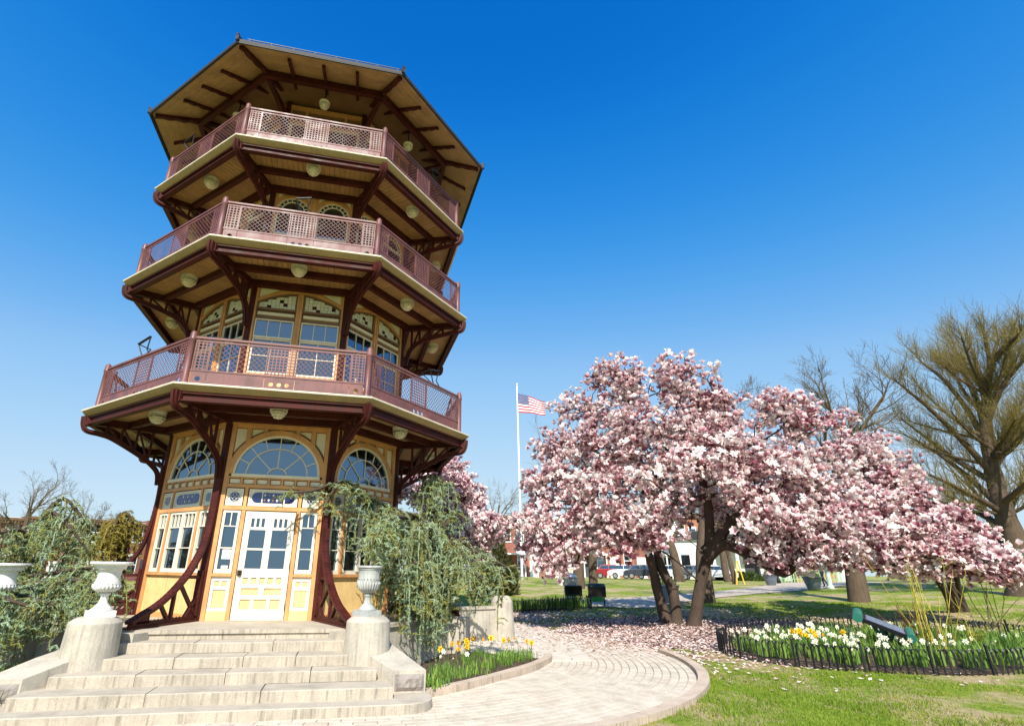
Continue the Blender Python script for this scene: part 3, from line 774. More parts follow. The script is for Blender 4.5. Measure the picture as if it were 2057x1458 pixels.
    lattice(-e1, -e0+.01, 4, 'lattice_panel'); lattice(e0-.01, e1, 4, 'lattice_panel'); lattice(-mm+.01, mm-.01, 8, 'lattice_panel')
    for u0, u1 in ((-e0+.01,-mm-.01),(mm+.01,e0-.01)):
        g = MB(); z0, z1 = zz+.345, zz+.925; h = z1-z0; L = u1-u0; st = .10; t = -h
        while t < L:
            for sgn in (1,-1):
                a = max(t,0); b = min(t+h, L)
                if b-a < .01: continue
                if sgn > 0: p = (u0+a, z0+(a-t)); q = (u0+b, z0+(b-t))
                else: p = (u0+a, z1-(a-t)); q = (u0+b, z1-(b-t))
                g.bar((p[0],-apr+.004*sgn,p[1]), (q[0],-apr+.004*sgn,q[1]), .0075, .0075, (0,1,0))
            t += st
        g.build('diamond_mesh', M['rail'], rl_o)
    def holed(u0, u1, nh, rad):
        """kick plate with round holes"""
        g = MB(); z0, z1 = zz+.02, zz+.315; cz = zz+.165; c = .075; f = face_fn(apr)
        w0, w1_ = -.008, .008
        if nh == 0: fbox(g, apr, u0+.004, u1-.004, w0, w1_, z0, z1)
        else:
            span = nh*2*c; s0 = (u0+u1)/2-span/2
            fbox(g, apr, u0+.004, s0, w0, w1_, z0, z1); fbox(g, apr, s0+span, u1-.004, w0, w1_, z0, z1)
            for i in range(nh):
                cu = s0+c+2*c*i
                sqr = [(cu+c*x, cz+c*y) for x, y in ((1,0),(1,1),(0,1),(-1,1),(-1,0),(-1,-1),(0,-1),(1,-1))]
                g.strip(sqr, arc(cu,cz,rad,rad,0,2*math.pi,8)[:-1], f, w0, w1_, closed=True)
                g.box(cu-c,cu+c,-apr-w1_,-apr-w0,cz+c,z1); g.box(cu-c,cu+c,-apr-w1_,-apr-w0,z0,cz-c)
        return g
    for u0, u1, nh, rad in ((-e1-.02,-e0,1,.05),(-e0,-mm,0,0),(-mm,mm,3,.045),(mm,e0,0,0),(e0,e1+.02,1,.05)):
        holed(u0,u1,nh,rad).build('kick_plate', M['rail'], rl_o)
    ring8o(rl_o)
    return A

B1 = [(4.60,-.13),(4.58,-.30),(4.50,-.42),(4.24,-.46),(3.99,-.53),(3.46,-.80),(3.18,-.98),(2.99,-1.18),(2.94,-1.45)]
B2 = [(4.52,-.13),(4.51,-.28),(4.44,-.38),(4.19,-.42),(3.70,-.51),(3.30,-.64),(3.06,-.84),(2.96,-1.10),(2.93,-1.30)]
B3 = [(4.42,-.13),(4.41,-.28),(4.32,-.40),(4.0,-.46),(3.6,-.54),(3.25,-.63),(3.0,-.78),(2.88,-.98),(2.85,-1.15)]
balcony(4.97, 4.70, 2.62, 4.431, B1, 1)
balcony(8.25, 4.608, 2.60, 4.349, B2, 2)
balcony(11.075, 4.487, 2.52, 4.259, B3, 3)

# ---------------- roof
RZ, RR, SL = 13.30, 5.034, .43
RA = RR*C22
zr = lambda a: RZ+(RA-a)*SL/C22*1.0
g = MB(); side_prism(g, [(RA+.03,RZ-.035),(RA+.03,RZ+.06),(.02,zr(.02)+.16),(.02,zr(.02)+.10),(RA-.05,RZ+.03),(RA-.02,RZ-.035)]); roof = part(g, 'roof', M['roof'])
g = MB(); n = 13
for i in range(n):
    a1 = RA-.02-(RA-.02-2.45)*i/n-.004; a0 = RA-.02-(RA-.02-2.45)*(i+1)/n
    side_prism(g, [(a0,zr(a0)),(a1,zr(a1)),(a1,zr(a1)+.025),(a0,zr(a0)+.025)])
g.build('soffit_boards', M['soffit'], roof)
g = MB(); side_prism(g, [(RA+.002,RZ-.05),(RA+.025,RZ-.05),(RA+.025,RZ-.0351),(RA+.002,RZ-.0351)]); g.build('eaves_trim', M['iron'], roof)
def tail(mb, p, q, w, d0, d1, n=7):
    """rafter with a scalloped lower edge at its outer end: from inner p to outer q, x offset is kept"""
    P = Vector(p); Q = Vector(q); top = []; bot = []
    for i in range(n*2+1):
        t = i/(n*2); c = P.lerp(Q, t); dep = d0+(d1-d0)*t
        if t > .45 and i % 2: dep *= .72
        top.append(c); bot.append(c-Vector((0,0,dep)))
    d = (Q-P).normalized(); x = d.cross(Vector((0,0,1))).normalized()*(w/2)
    m_ = len(top); V = [c-x for c in top]+[c-x for c in bot]+[c+x for c in top]+[c+x for c in bot]; F = []
    for i in range(m_-1):
        F += [(i,i+1,m_+i+1,m_+i), (2*m_+i,3*m_+i,3*m_+i+1,2*m_+i+1), (m_+i,m_+i+1,3*m_+i+1,3*m_+i)]
    F += [(m_-1,3*m_-1,4*m_-1,2*m_-1), (0,m_,3*m_,2*m_)]
    mb.add(V, F)
for u in (-.82,0,.82):
    g = MB(); tail(g, (u,-2.6,zr(2.6)-.001), (u,-(RA-.28),zr(RA-.28)-.001), .07, .16, .09); g.build('rafter', M['maroon'], roof)
ring8o(roof)
g = MB(); zrc = lambda r: RZ+(RR-r)*SL
tail(g, (0,-2.6,zrc(2.6)-.002), (0,-(RR-.12),zrc(RR-.12)-.002), .10, .22, .12); hip = part(g, 'hip_rafter', M['maroon'])
g = MB(); g.box(-.04,.04,-RR-.07,-RR+.06,RZ+.0,RZ+.15); g.box(-.025,.025,-RR-.08,-RR-.02,RZ+.15,RZ+.20); g.build('hip_finial', M['roof'], hip)
Pb = smooth_line([(2.78,12.55),(2.80,12.9),(2.95,13.25),(3.3,13.48),(3.75,13.60)], 4)
g = MB(); chord(g, Pb, .06, RF, .11); rbar(g, (2.8,13.5), (3.75,13.62), .07, .09); rbar(g, (2.85,13.05), (3.2,13.52), .05, .05); g.build('roof_bracket', M['maroon'], hip)
ring8o(hip, True)
g = MB(); a = 3.84*C22; side_prism(g, [(a-.06,13.59),(a+.06,13.59),(a+.06,13.79),(a-.06,13.79)]); ring8(g, 'purlin', M['maroon'])
g = MB(); side_prism(g, [(2.42,13.98),(a-.07,13.86),(a-.07,13.88),(2.42,14.0)]); ring8(g, 'veranda_ceiling', M['brown'])  # dark brown paints in the deep shade between purlin and wall
la = lamp(3.30, 13.34, .82); s_ = MB(); s_.tube([(0,-3.30,13.40),(0,-3.30,13.9)], .02, 6); s_.build('lamp_stem', M['iron'], la)
for k in range(-3,5):
    if k: copy_tree(la, pagoda, R_(45*k))
g = MB(); zz = RZ+.16
g.bar((-1.75,-RA+.02,zz), (1.85,-RA+.02,zz), .016, .016)
for i in range(8): u = -1.7+i*.5; g.bar((u,-RA+.02,RZ+.05), (u,-RA+.02,zz), .012, .012)
part(g, 'snow_guard', M['iron'])
# floodlight brackets on the rails, braces inside the railings
def flood(k, u, ap_, z, s=1, name='floodlight_bracket'):
    g = MB(); x = .20*s; A_ = (u-x,-ap_-.05,z+.30); B_ = (u+x,-ap_-.02,z+.40); C_ = (u+.02,-ap_,z-.02)
    g.bar(A_, B_, .05, .022); g.tube([A_, (u-.05,-ap_-.02,z+.06), C_], .014, 5); g.tube([B_, (u+x*.6,-ap_,z+.12), (u+x*1.5,-ap_,z-.02)], .014, 5)
    g.tube([A_, (u-x,-ap_+.22,z+.27)], .012, 5); g.tube([(u-x,-ap_+.22,z+.27), C_], .012, 5)
    o = part(g, name, M['iron']); o.rotation_euler[2] = R_(45*k); return o
flood(-1, -.2, 4.09, 5.99); flood(1, .55, 4.09, 5.99); flood(0, -.05, 4.02, 9.27, .8); flood(1, .5, 3.93, 12.1); flood(-1, -.9, 3.93, 12.1)
for k, s in ((-1,-1),(1,1),(-1,1),(1,-1)):
    g = MB(); ap_ = 4.0; u = s*1.45; g.bar((u,-ap_,5.9), (u-s*.35,-ap_,5.0), .03, .03); o = part(g, 'rail_brace', M['rail']); o.rotation_euler[2] = R_(45*k)
# ================================================================== GROUND
def sst(a, b, x):
    t = np.clip((x-a)/(b-a), 0, 1); return t*t*(3-2*t)
def TZ(x, y):
    s = (x-1.5)*.8+(y+14.2)*.6
    t = np.maximum(0, s-15); t = t*t/(t+5)
    return 1.2*(1-np.exp(-t/16)) + .6*sst(22,42,x)*sst(34,8,y)
def tz(x, y): return float(TZ(np.float64(x), np.float64(y)))
def pix(u, v, D):
    """point at horizontal distance D from the viewpoint along the line of sight of photo pixel (u, v)"""
    a = float(u-2057/2+102.913)/1043.12; b = float(v-1458/2-16.271)/1043.12
    d = a*_r2 - b*_u2 + _f; k = D/math.hypot(d.x, d.y)
    return np.array([CAM_POS[0]+d.x*k, CAM_POS[1]+d.y*k, CAM_POS[2]+d.z*k])
def grid_sheet(name, xs, ys, zf, mat):
    X, Y = np.meshgrid(xs, ys); Z = zf(X, Y); nx, ny = len(xs), len(ys)
    V = np.stack([X.ravel(), Y.ravel(), Z.ravel()], 1)
    i = (np.arange(ny-1)[:,None]*nx+np.arange(nx-1)[None,:]).ravel()
    return raw(name, V, F4=np.stack([i, i+1, i+nx+1, i+nx], 1), mats=mat, smooth=True)
# lawn
m_, nt, b = newmat('lawn'); M['lawn'] = m_
v = coords(nt, obj=False)
n1 = noise(nt, v, .55, 6, .68); n2 = noise(nt, v, 7, 5, .7); n3 = noise(nt, v, 45, 3)
gr = ramp(nt, n2, [(.3,(.10,.17,.018)), (.5,(.21,.29,.03)), (.72,(.36,.36,.07))])
st = ramp(nt, n2, [(.3,(.38,.29,.14)), (.7,(.55,.43,.25))])
pm = ramp(nt, n1, [(.46,(0,0,0)), (.58,(1,1,1))])
c = mixc(nt, pm, gr, st); c = mixc(nt, 1.0, c, ramp(nt, n3, [(.3,(.72,)*3),(.7,(1.2,)*3)]), 'MULTIPLY')
nt.links.new(c, b.inputs['Base Color']); b.inputs['Roughness'].default_value = .95; b.inputs['Specular IOR Level'].default_value = .1
bump(nt, b, n3, .8, .05)
ax = np.concatenate([[-900,-400,-200,-120], np.arange(-80,100,1.0), [120,200,400,900]])
ay = np.concatenate([[-300,-120,-60], np.arange(-40,90,1.0), [110,150,250,500,1200]])
lawn = struct(grid_sheet('lawn', ax, ay, TZ, M['lawn']), 'patchy spring lawn')
# earth
m_, nt, b = newmat('soil'); M['soil'] = m_
v = coords(nt, obj=False); n1 = noise(nt, v, 9, 6, .75)
nt.links.new(ramp(nt, n1, [(.3,(.035,.022,.014)),(.55,(.12,.075,.045)),(.75,(.26,.17,.10))]), b.inputs['Base Color']); b.inputs['Roughness'].default_value = 1
bump(nt, b, noise(nt, v, 22, 5, .8), 1.0, .06)

# ------------------------------------------------------------------ brick path round the steps
PCX, PCY, PR0, PR1 = 2.2, -.6, 4.15, 7.03
m_, nt, b = newmat('paver'); M['paver'] = m_
oi = N(nt, 'ShaderNodeAttribute', attribute_name='tint'); v = coords(nt, obj=False)
oi2 = N(nt, 'ShaderNodeObjectInfo')
sm = N(nt, 'ShaderNodeMath', operation='ADD'); nt.links.new(oi.outputs['Fac'], sm.inputs[0]); nt.links.new(oi2.outputs['Random'], sm.inputs[1])
fr_ = N(nt, 'ShaderNodeMath', operation='FRACT'); nt.links.new(sm.outputs[0], fr_.inputs[0])
c0 = ramp(nt, fr_.outputs[0], [(0,(.56,.49,.40)),(.5,(.60,.535,.445)),(1,(.53,.455,.37))])
c0 = mixc(nt, 1.0, c0, ramp(nt, noise(nt, v, 3, 6, .7), [(.3,(.80,.78,.74)),(.6,(1.06,1.05,1.03))]), 'MULTIPLY')
c0 = mixc(nt, 1.0, c0, ramp(nt, noise(nt, v, 70, 3), [(.3,(.9,.9,.9)),(.7,(1.05,1.05,1.05))]), 'MULTIPLY')
nt.links.new(c0, b.inputs['Base Color']); b.inputs['Roughness'].default_value = .9; b.inputs['Specular IOR Level'].default_value = .2
bump(nt, b, noise(nt, v, 60, 4), .3, .006)
def ring_sheet(r0, r1, a0, a1, z, name, mat, n=60):
    A = np.linspace(R_(a0), R_(a1), n); V = []; F = []
    for i, a in enumerate(A):
        V += [(PCX+r0*math.cos(a), PCY+r0*math.sin(a), z), (PCX+r1*math.cos(a), PCY+r1*math.sin(a), z)]
        if i: F.append((2*i-2, 2*i-1, 2*i+1, 2*i))
    return raw(name, V, F4=F, mats=mat)
M['joint'] = plain('paver_joint', (.36,.30,.23), .95, var=.3, vscale=10)
path = struct(ring_sheet(PR0-.3, PR1+.15, -215, 48, .004, 'brick_path', M['joint']), 'pale brick path curving round the steps')
def in_stairs(x, y): return abs(x) < 2.75 and y > -6.0 or (abs(x) < 2.95 and y > -5.6)
kerbL = [(6.15,-1.9),(5.98,-2.3),(5.5,-2.95),(4.9,-3.57),(3.91,-4.47),(3.22,-5.0),(2.80,-5.25)]
def in_bed(x, y):
    # inside the bed beside the steps
    if x < 2.7 or x > 6.1: return False
    for (x0,y0),(x1,y1) in zip(kerbL[:-1], kerbL[1:]):
        if min(x0,x1) <= x <= max(x0,x1): return y > y0+(y1-y0)*(x-x0)/(x1-x0)-.02
    return False
rng = random.Random(3); bricks = []
r = PR0
while r < PR1-.02:
    w = .150; L = .30; n = int(2*math.pi*(r+w/2)/L); off = rng.random()
    for i in range(n):
        a = 2*math.pi*(i+off)/n
        d = math.degrees(a) % 360; d = d-360 if d > 180 else d
        if d > 46 or d < -178: continue
        x, y = PCX+(r+w/2)*math.cos(a), PCY+(r+w/2)*math.sin(a)
        if in_stairs(x,y) or in_bed(x,y): continue
        if d > -20 and r < 4.5: continue
        bricks.append((x, y, a, L*(r+w/2)*2*math.pi/n/ (2*math.pi*(r+w/2)/n)*0+2*math.pi*(r+w/2)/n, w))
    r += w
bricks.sort(key=lambda q: math.hypot(q[0]-CAM_POS[0], q[1]-CAM_POS[1]))
def visible(q):
    P = Vector((q[0]-CAM_POS[0], q[1]-CAM_POS[1], .03-CAM_POS[2])); zc = P.dot(_f)
    if zc < .5: return False
    u = 2057/2-102.9+1043.12*P.dot(_r2)/zc; vv = 1458/2+16.27-1043.12*P.dot(_u2)/zc
    return -60 < u < 2120 and vv < 1500
near = [q for q in bricks if visible(q)][:300]; ns = set(id(q) for q in near)
bm_ = MB()
def brick_geo(mb): 
    a, c, t = .5, .46, 1.0
    mb.add([(-.5,-.5,0),(.5,-.5,0),(.5,.5,0),(-.5,.5,0),(-.48,-.46,1),(.48,-.46,1),(.48,.46,1),(-.48,.46,1)], [(4,5,6,7),(0,1,5,4),(1,2,6,5),(2,3,7,6),(3,0,4,7)])
brick_geo(bm_)
bo = bm_.build('paver', M['paver'], path)
for i, q in enumerate(near):
    o = bo if i == 0 else link(bpy.data.objects.new('paver', bo.data), path)
    o.location = (q[0], q[1], .006); o.rotation_euler = (rng.uniform(-.006,.006), rng.uniform(-.006,.006), q[2]+math.pi/2)
    o.scale = (q[3]-.004, q[4]-.012, .013+rng.uniform(-.001,.001))
V = []; F = []; T_ = []
base = np.array(bm_.v)
for q in bricks:
    if id(q) in ns: continue
    s = base*np.array([q[3]-.001, q[4]-.010, .013+rng.uniform(-.0008,.0008)]); a = q[2]+math.pi/2
    X = s[:,0]*math.cos(a)-s[:,1]*math.sin(a)+q[0]; Y = s[:,0]*math.sin(a)+s[:,1]*math.cos(a)+q[1]
    k = len(V)*8; V.append(np.stack([X,Y,s[:,2]+.006],1)); F += [tuple(k+i for i in f) for f in bm_.f]; T_ += [rng.random()]*8
o = raw('paver_field', np.concatenate(V), F4=F, mats=M['paver'], parent=path, attrs={'tint': T_}); o['kind'] = 'stuff'
# kerb stones
def kerb_line(pts, name, label, w=.19, h=.085, seg=.95):
    root = empty(name, (pts[0][0], pts[0][1], 0)); struct(root, label)
    P = [np.array(p) for p in smooth_line(pts, 8)]; acc = [P[0]]; d = 0; cur = [P[0]]
    for a, b in zip(P[:-1], P[1:]):
        cur.append(b); d += np.linalg.norm(b-a)
        if d > seg or b is P[-1]:
            g = MB(); c = [tuple(p) for p in cur]
            lft = offset_line(c, w/2); rgt = offset_line(c, -w/2)
            # trim a joint
            g.strip(lft, rgt, lambda p, t: (p[0], p[1], t), -.05, h+rng.uniform(-.006,.006))
            o = g.build('kerb_stone', M['kerb']); o.parent = root; o.matrix_parent_inverse = Matrix.Translation((-pts[0][0], -pts[0][1], 0))
            cur = [b+(b-a)/np.linalg.norm(b-a)*.012]; d = 0
    return root
KR = [(PCX+(PR1+.09)*math.cos(R_(a)), PCY+(PR1+.09)*math.sin(R_(a))) for a in range(-110, 2, 8)]
kerb_line(KR, 'kerb', 'curved stone kerb along the outer edge of the brick path')
kerb_line(kerbL, 'kerb', 'stone kerb round the daffodil bed beside the steps', .17, .12)
# concrete apron
def poly_sheet(name, pts, z, mat):
    return raw(name, [(x,y,z+tz(x,y)) for x,y in pts], F3=None, F4=None, mats=mat) if False else MBpoly(name, pts, z, mat)
def MBpoly(name, pts, z, mat, h=0.0):
    g = MB(); g.prism(pts, lambda p, t: (p[0],p[1],t), z-.1, z); return g.build(name, mat)
struct(MBpoly('pavement', [(4.0,-.9),(5.9,-2.25),(6.95,-2.35),(7.6,-.3),(7.95,1.9),(8.45,4.2),(8.9,7.2),(7.6,8.2),(6.4,4.5),(5.4,1.9)], .045, M['concrete']), 'smooth concrete walk beside the tower base')
# far path
low = [(11.6,11.0),(12.63,9.97),(14.61,8.26),(17.4,9.9),(20.17,11.43),(24.78,13.34),(29.08,13.95),(33,15.56),(40,17.5),(52,22)]
up = [(13.4,13.7),(14.43,13.4),(16.2,13.2),(19.5,14.2),(23.03,15.6),(28.5,18.2),(33,21.5),(37.8,24.7),(44,28),(58,33)]
def ribbon(name, A, B, off, mat, n=6):
    A = smooth_line(A, 5); B = smooth_line(B, 5); V = []; F = []
    for i, (a, b_) in enumerate(zip(A, B)):
        for j in range(n+1):
            x = a[0]+(b_[0]-a[0])*j/n; y = a[1]+(b_[1]-a[1])*j/n; V.append((x,y,tz(x,y)+off))
        if i:
            for j in range(n): k = (i-1)*(n+1)+j; F.append((k,k+1,k+n+2,k+n+1))
    return raw(name, V, F4=F, mats=mat, smooth=True)
struct(ribbon('path', low, up, .03, M['asphalt']), 'pale park path running behind the magnolias')
M['street'] = stone('street_asphalt', (.07,.07,.075), .1, bscale=50)
struct(ribbon('road', [(-90,52),(-30,58),(10,60),(40,56),(80,40)], [(-90,58),(-30,64),(10,66),(41,62),(83,45)], .03, M['street']), 'street in front of the row houses')

# ------------------------------------------------------------------ front steps
ST = empty('stone_staircase', (0,-5,0)); tag(ST, 'wide flight of weathered stone steps leading to the tower door', 'steps')
def kid(mb, name, mat, root, smooth=False):
    o = mb.build(name, mat, root, smooth); o.matrix_parent_inverse = Matrix.Translation(-Vector(root.location)); return o
h = .1437
fy = [-4.14,-4.54,-4.99,-5.40,-5.86]; hw = [1.60,1.70,1.93,2.15,2.36]
def slab(hw_, y0, y1, z0, z1, ch=.012):
    g = MB(); P = [(-hw_,y1),(-hw_,y0),(hw_,y0),(hw_,y1)]
    f = lambda P_, z: [(x,y,z) for x,y in P_]
    i = lambda P_: [(x*(1-ch/hw_), y+(ch if y == y0 else 0)) for x,y in P_]
    g.rings([f(P,z0), f(P,z1-ch), f(i(P),z1)]); return g
def slab(x0, x1, y0, y1, z0, z1, ch=.012):
    g = MB(); f = lambda e, z: [(x0+e*.5,y1,z),(x0+e*.5,y0+e,z),(x1-e*.5,y0+e,z),(x1-e*.5,y1,z)]
    g.rings([f(0,z0), f(0,z1-ch), f(ch*.4,z1-ch*.3), f(ch,z1)]); return g
CUT = [(-.30,.38),(-.62,.55),(-.75,.2,.95),(-1.1,.05,1.2),(-.8,.6)]
for i in range(5):
    z1 = FL-h*i-(.0 if i else .004); back = -3.9 if i == 0 else fy[i-1]+.15
    xs_ = [-hw[i]]+list(CUT[i])+[hw[i]]
    for x0, x1 in zip(xs_[:-1], xs_[1:]):
        g = slab(x0+.004, x1-.004, fy[i]+rng.uniform(-.008,.008), back, z1-h, z1+rng.uniform(-.006,.002)); kid(g, 'step_slab', M['stone'], ST)
    if i: g = MB(); g.box(-hw[i]+.05, hw[i]-.05, back-.01, -4.0, .02, z1-.16); kid(g, 'step_core', M['stonedark'], ST)
g = MB(); P = [(-2.92,-5.0)]+arc(-2.42,-5.76,.50,.44,math.pi,math.pi*1.5,8)+arc(2.42,-5.76,.50,.44,-math.pi/2,0,8)+[(2.92,-5.0)]
f = lambda P_, z: [(x,y,z) for x,y in P_]
g.rings([f(P,.0), f(P,h-.012), f([(x*.996, y*.998) for x,y in P], h)]); kid(g, 'step', M['stone'], ST)
for s in (-1,1):
    # flared cheek wall: inner/outer edge lines at back (pedestal) and front end
    inn = [(1.72,-4.45),(1.98,-5.02),(2.38,-5.52)]; out = [(2.42,-4.45),(2.55,-4.95),(2.86,-5.52)]; zt_ = [.66,.60,.43]
    V = []; 
    for (a, b_, z) in zip(inn, out, zt_): V += [(s*a[0],a[1],h*.5),(s*b_[0],b_[1],.0),(s*b_[0],b_[1],z),(s*a[0],a[1],z)]
    Fq = [(0,1,2,3)]+[(4*i+j, 4*i+(j+1) % 4, 4*i+4+(j+1) % 4, 4*i+4+j) for i in range(2) for j in range(4)]+[(8,11,10,9)]
    g = MB(); g.add(V, Fq if s > 0 else [q[::-1] for q in Fq]); ck = kid(g, 'cheek_wall', M['stone2'], ST)
    g = MB(); x0, x1 = sorted((s*2.405, s*2.835)); rr = random.Random(5)
    nn = 9; Vp = [(x0+(x1-x0)*i/nn, -5.521-(.018+.022*rr.random() if 0 < i < nn and 0 < j < 4 else 0), h+.02+(.36-h)*j/4*1.0) for j in range(5) for i in range(nn+1)]
    g.add(Vp, [(j*(nn+1)+i, j*(nn+1)+i+1, (j+1)*(nn+1)+i+1, (j+1)*(nn+1)+i) for j in range(4) for i in range(nn)]); o = kid(g, 'rough_face', M['stonedark'], ST)

def pedestal(x, y, z0, z1, label, rb=.37, rt=.345):
    o = empty('stone_pedestal', (x,y,z0)); tag(o, label, 'pedestal')
    g = MB(); H = z1-z0; g.lathe([(rb+.01,-.4),(rb-.004,0),(rt+.004,H*.82),(rt+.004,H*.83)], 28); g.build('drum', M['stone2'], o, False)
    g = MB(); g.lathe([(rt+.004,H*.83),(rt,H*.86),(rt-.05,H*.95),(rt-.10,H),(.0,H+.004)], 28); g.build('cap', M['stone2'], o, False)
    return o
def urn(x, y, z, label, mat, rim=.285, tall=.66, rot=.55, bowl='wide'):
    o = empty('stone_urn', (x,y,z), rot); tag(o, label, 'urn')
    g = MB(); g.box(-.17,.17,-.17,.17,0,.085); g.build('plinth', mat, o)
    g = MB(); g.lathe([(.15,.085),(.15,.10),(.115,.125),(.10,.15),(.062,.19),(.05,.245),(.055,.29),(.075,.305),(.075,.325),(.05,.335)], 20); g.build('foot', mat, o, True)
    g = MB()
    if bowl == 'wide': prof = [(.05,.335),(.10,.35),(.155,.385),(.182,.43),(.178,.455),(.160,.50),(.150,.56),(.155,.63),(.175,.68),(.20,.705)]
    else: prof = [(.05,.335),(.10,.36),(.155,.42),(.180,.50),(.178,.56),(.172,.62),(.175,.68),(.185,.705)]
    g.lathe(prof, 24); g.build('bowl', mat, o, True)
    g = MB(); g.lathe([(.19,.70),(rim-.03,.722),(rim,.735),(rim,.755),(rim-.01,.765),(rim-.07,.76),(rim-.08,.66),(0,.65)], 28); g.build('rim', mat, o, False)
    g = MB()
    for i in range(22):                                            # gadroons on the lower bowl
        a = 2*math.pi*i/22; P = [(r_*math.cos(a), r_*math.sin(a), z_) for r_, z_ in prof[1:5]]
        g.tube(P, [.014,.02,.022,.012], 5)
    g.build('gadroons', mat, o, True)
    return o
pedestal(-1.97,-4.76,.60,1.10,'rounded stone pedestal left of the steps carrying the white urn')
pedestal(2.01,-4.76,.60,1.10,'stained stone pedestal right of the steps carrying the grey urn')
urn(-1.94,-4.76,1.10,'bright white wide-rimmed urn on the pedestal left of the steps', M['urnwhite'], .285)
urn(1.97,-4.76,1.10,'grey weathered urn half hidden by cedar right of the steps', M['urngrey'], .215, bowl='tall')
pedestal(-3.75,-3.95,.45,1.06,'stone pedestal at the left edge under cedar branches')
urn(-3.73,-3.95,1.06,'white wide-rimmed urn cut by the left edge of the photo', M['urnwhite'], .30)
pedestal(6.05,1.35,0.05,1.15,'tall stone pedestal behind the drooping cedar beside the concrete walk', .36, .30)
# low wall behind the right cedar, from the platform to that pedestal
g = MB(); g.bar((3.5,.4,.42),(5.75,1.3,.42),.28,.80); lw = g.build('low_wall', M['stone2']); tag(lw, 'low concrete wall behind the right cedar', 'wall')
g = MB(); g.bar((3.48,.39,.85),(5.77,1.31,.85),.36,.06); g.build('coping', M['stone'], lw)
g = MB(); g.bar((-3.6,-.6,.42),(-7.5,-3.2,.42),.28,.80); lw = g.build('low_wall', M['stone2']); tag(lw, 'low concrete wall behind the left cedar', 'wall')
g = MB(); g.bar((-3.58,-.58,.85),(-7.52,-3.22,.85),.36,.06); g.build('coping', M['stone'], lw)

# soil beds
soilR = [(2.70,-5.15),(3.22,-4.92),(3.91,-4.38),(4.85,-3.5),(5.42,-2.9),(5.85,-2.3),(5.6,-1.9),(4.6,-1.2),(3.6,-.6),(3.2,-2.6),(2.6,-4.6)]
def mound(name, pts, z, hgt, mat, label):
    c = np.mean(np.array(pts), 0); V = [(c[0],c[1],z+hgt)]; n = len(pts); F = []
    rings = [1.0,.85,.6,.3]
    for f_ in rings:
        for p in pts: V.append((c[0]+(p[0]-c[0])*f_, c[1]+(p[1]-c[1])*f_, z+hgt*(1-f_**3)))
    for k in range(3):
        for i in range(n): a = 1+k*n+i; b_ = 1+k*n+(i+1) % n; F.append((a,b_,b_+n,a+n))
    F3 = [(0,1+3*n+i,1+3*n+(i+1) % n) for i in range(n)]
    return struct(raw(name, V, F3=F3, F4=F, mats=mat, smooth=True), label)
mound('flower_bed', soilR, .07, .10, M['soil'], 'earth of the bed beside the steps')
BX, BY, BA, BB = 14.75, -2.3, 3.95, 2.55
ell = lambda f_: [(BX+BA*f_*math.cos(a), BY+BB*f_*math.sin(a)) for a in np.linspace(0,2*math.pi,40,endpoint=False)]
mound('flower_bed', ell(1.03), .008, .14, M['soil'], 'earth of the fenced oval flower bed')
mound('flower_bed', [(7.8,9.0),(9.2,8.7),(12.3,9.2),(12.2,10.2),(9.5,10.6),(8,10.2)], .10, .25, M['soil'], 'earth of the fenced bed beyond the walk')
mound('flower_bed', [(-2.9,-5.2),(-2.6,-4.3),(-3.2,-2.8),(-4.5,-.9),(-7.4,-2.9),(-9.5,-5.5),(-6.5,-6.8),(-3.6,-6.2)], .02, .16, M['soil'], 'earth of the bed left of the steps')

# hoop fence: every hoop an object
def hoop_fence(pts, label, H=.46, step=.135, close=False):
    root = empty('hoop_fence', (pts[0][0],pts[0][1],0)); tag(root, label, 'fence')
    P = [np.array(p, float) for p in pts]; pos = []; d = 0
    for a, b_ in zip(P[:-1], P[1:]):
        L = np.linalg.norm(b_-a); t = d
        while t < L: pos.append((a+(b_-a)*t/L, math.atan2(*(b_-a)[::-1]))); t += step
        d = t-L
    me = None; mp = None; inv = Matrix.Translation((-pts[0][0],-pts[0][1],0))
    for i, (p, a) in enumerate(pos):
        if i % 9 == 0:
            if mp is None:
                g = MB(); g.box(-.018,.018,-.018,.018,-.1,H+.05); g.lathe([(.022,H+.05),(.03,H+.07),(.02,H+.095),(0,H+.105)], 8); o = kid(g, 'post', M['iron'], root); mp = o.data
            else: o = link(bpy.data.objects.new('post', mp), root); o.matrix_parent_inverse = inv
        else:
            if me is None:
                g = MB(); w_ = step*.98; pr = [(-w_/2,0,-.08),(-w_/2,0,H-w_/2)]+[(-w_/2*math.cos(t_), 0, H-w_/2+w_/2*math.sin(t_)) for t_ in np.linspace(.3,math.pi-.3,5)]+[(w_/2,0,H-w_/2)]
                g.tube(pr, .018, 4); g.bar((-step/2,0,.12),(step/2,0,.12),.008,.02); o = kid(g, 'hoop', M['iron'], root); me = o.data
            else: o = link(bpy.data.objects.new('hoop', me), root); o.matrix_parent_inverse = inv
        o.location = (p[0],p[1],tz(p[0],p[1])); o.rotation_euler[2] = a; o.rotation_euler[0] = rng.uniform(-.05,.05)
    return root
E_ = ell(1.05); hoop_fence(E_+[E_[0]], 'black iron hoop fence round the oval flower bed in front')
hoop_fence([(7.9,10.0),(7.7,9.0),(8.9,8.55),(10.6,8.7),(12.35,9.0),(12.5,9.8)], 'black hoop fence round the small bed beyond the walk', .5)

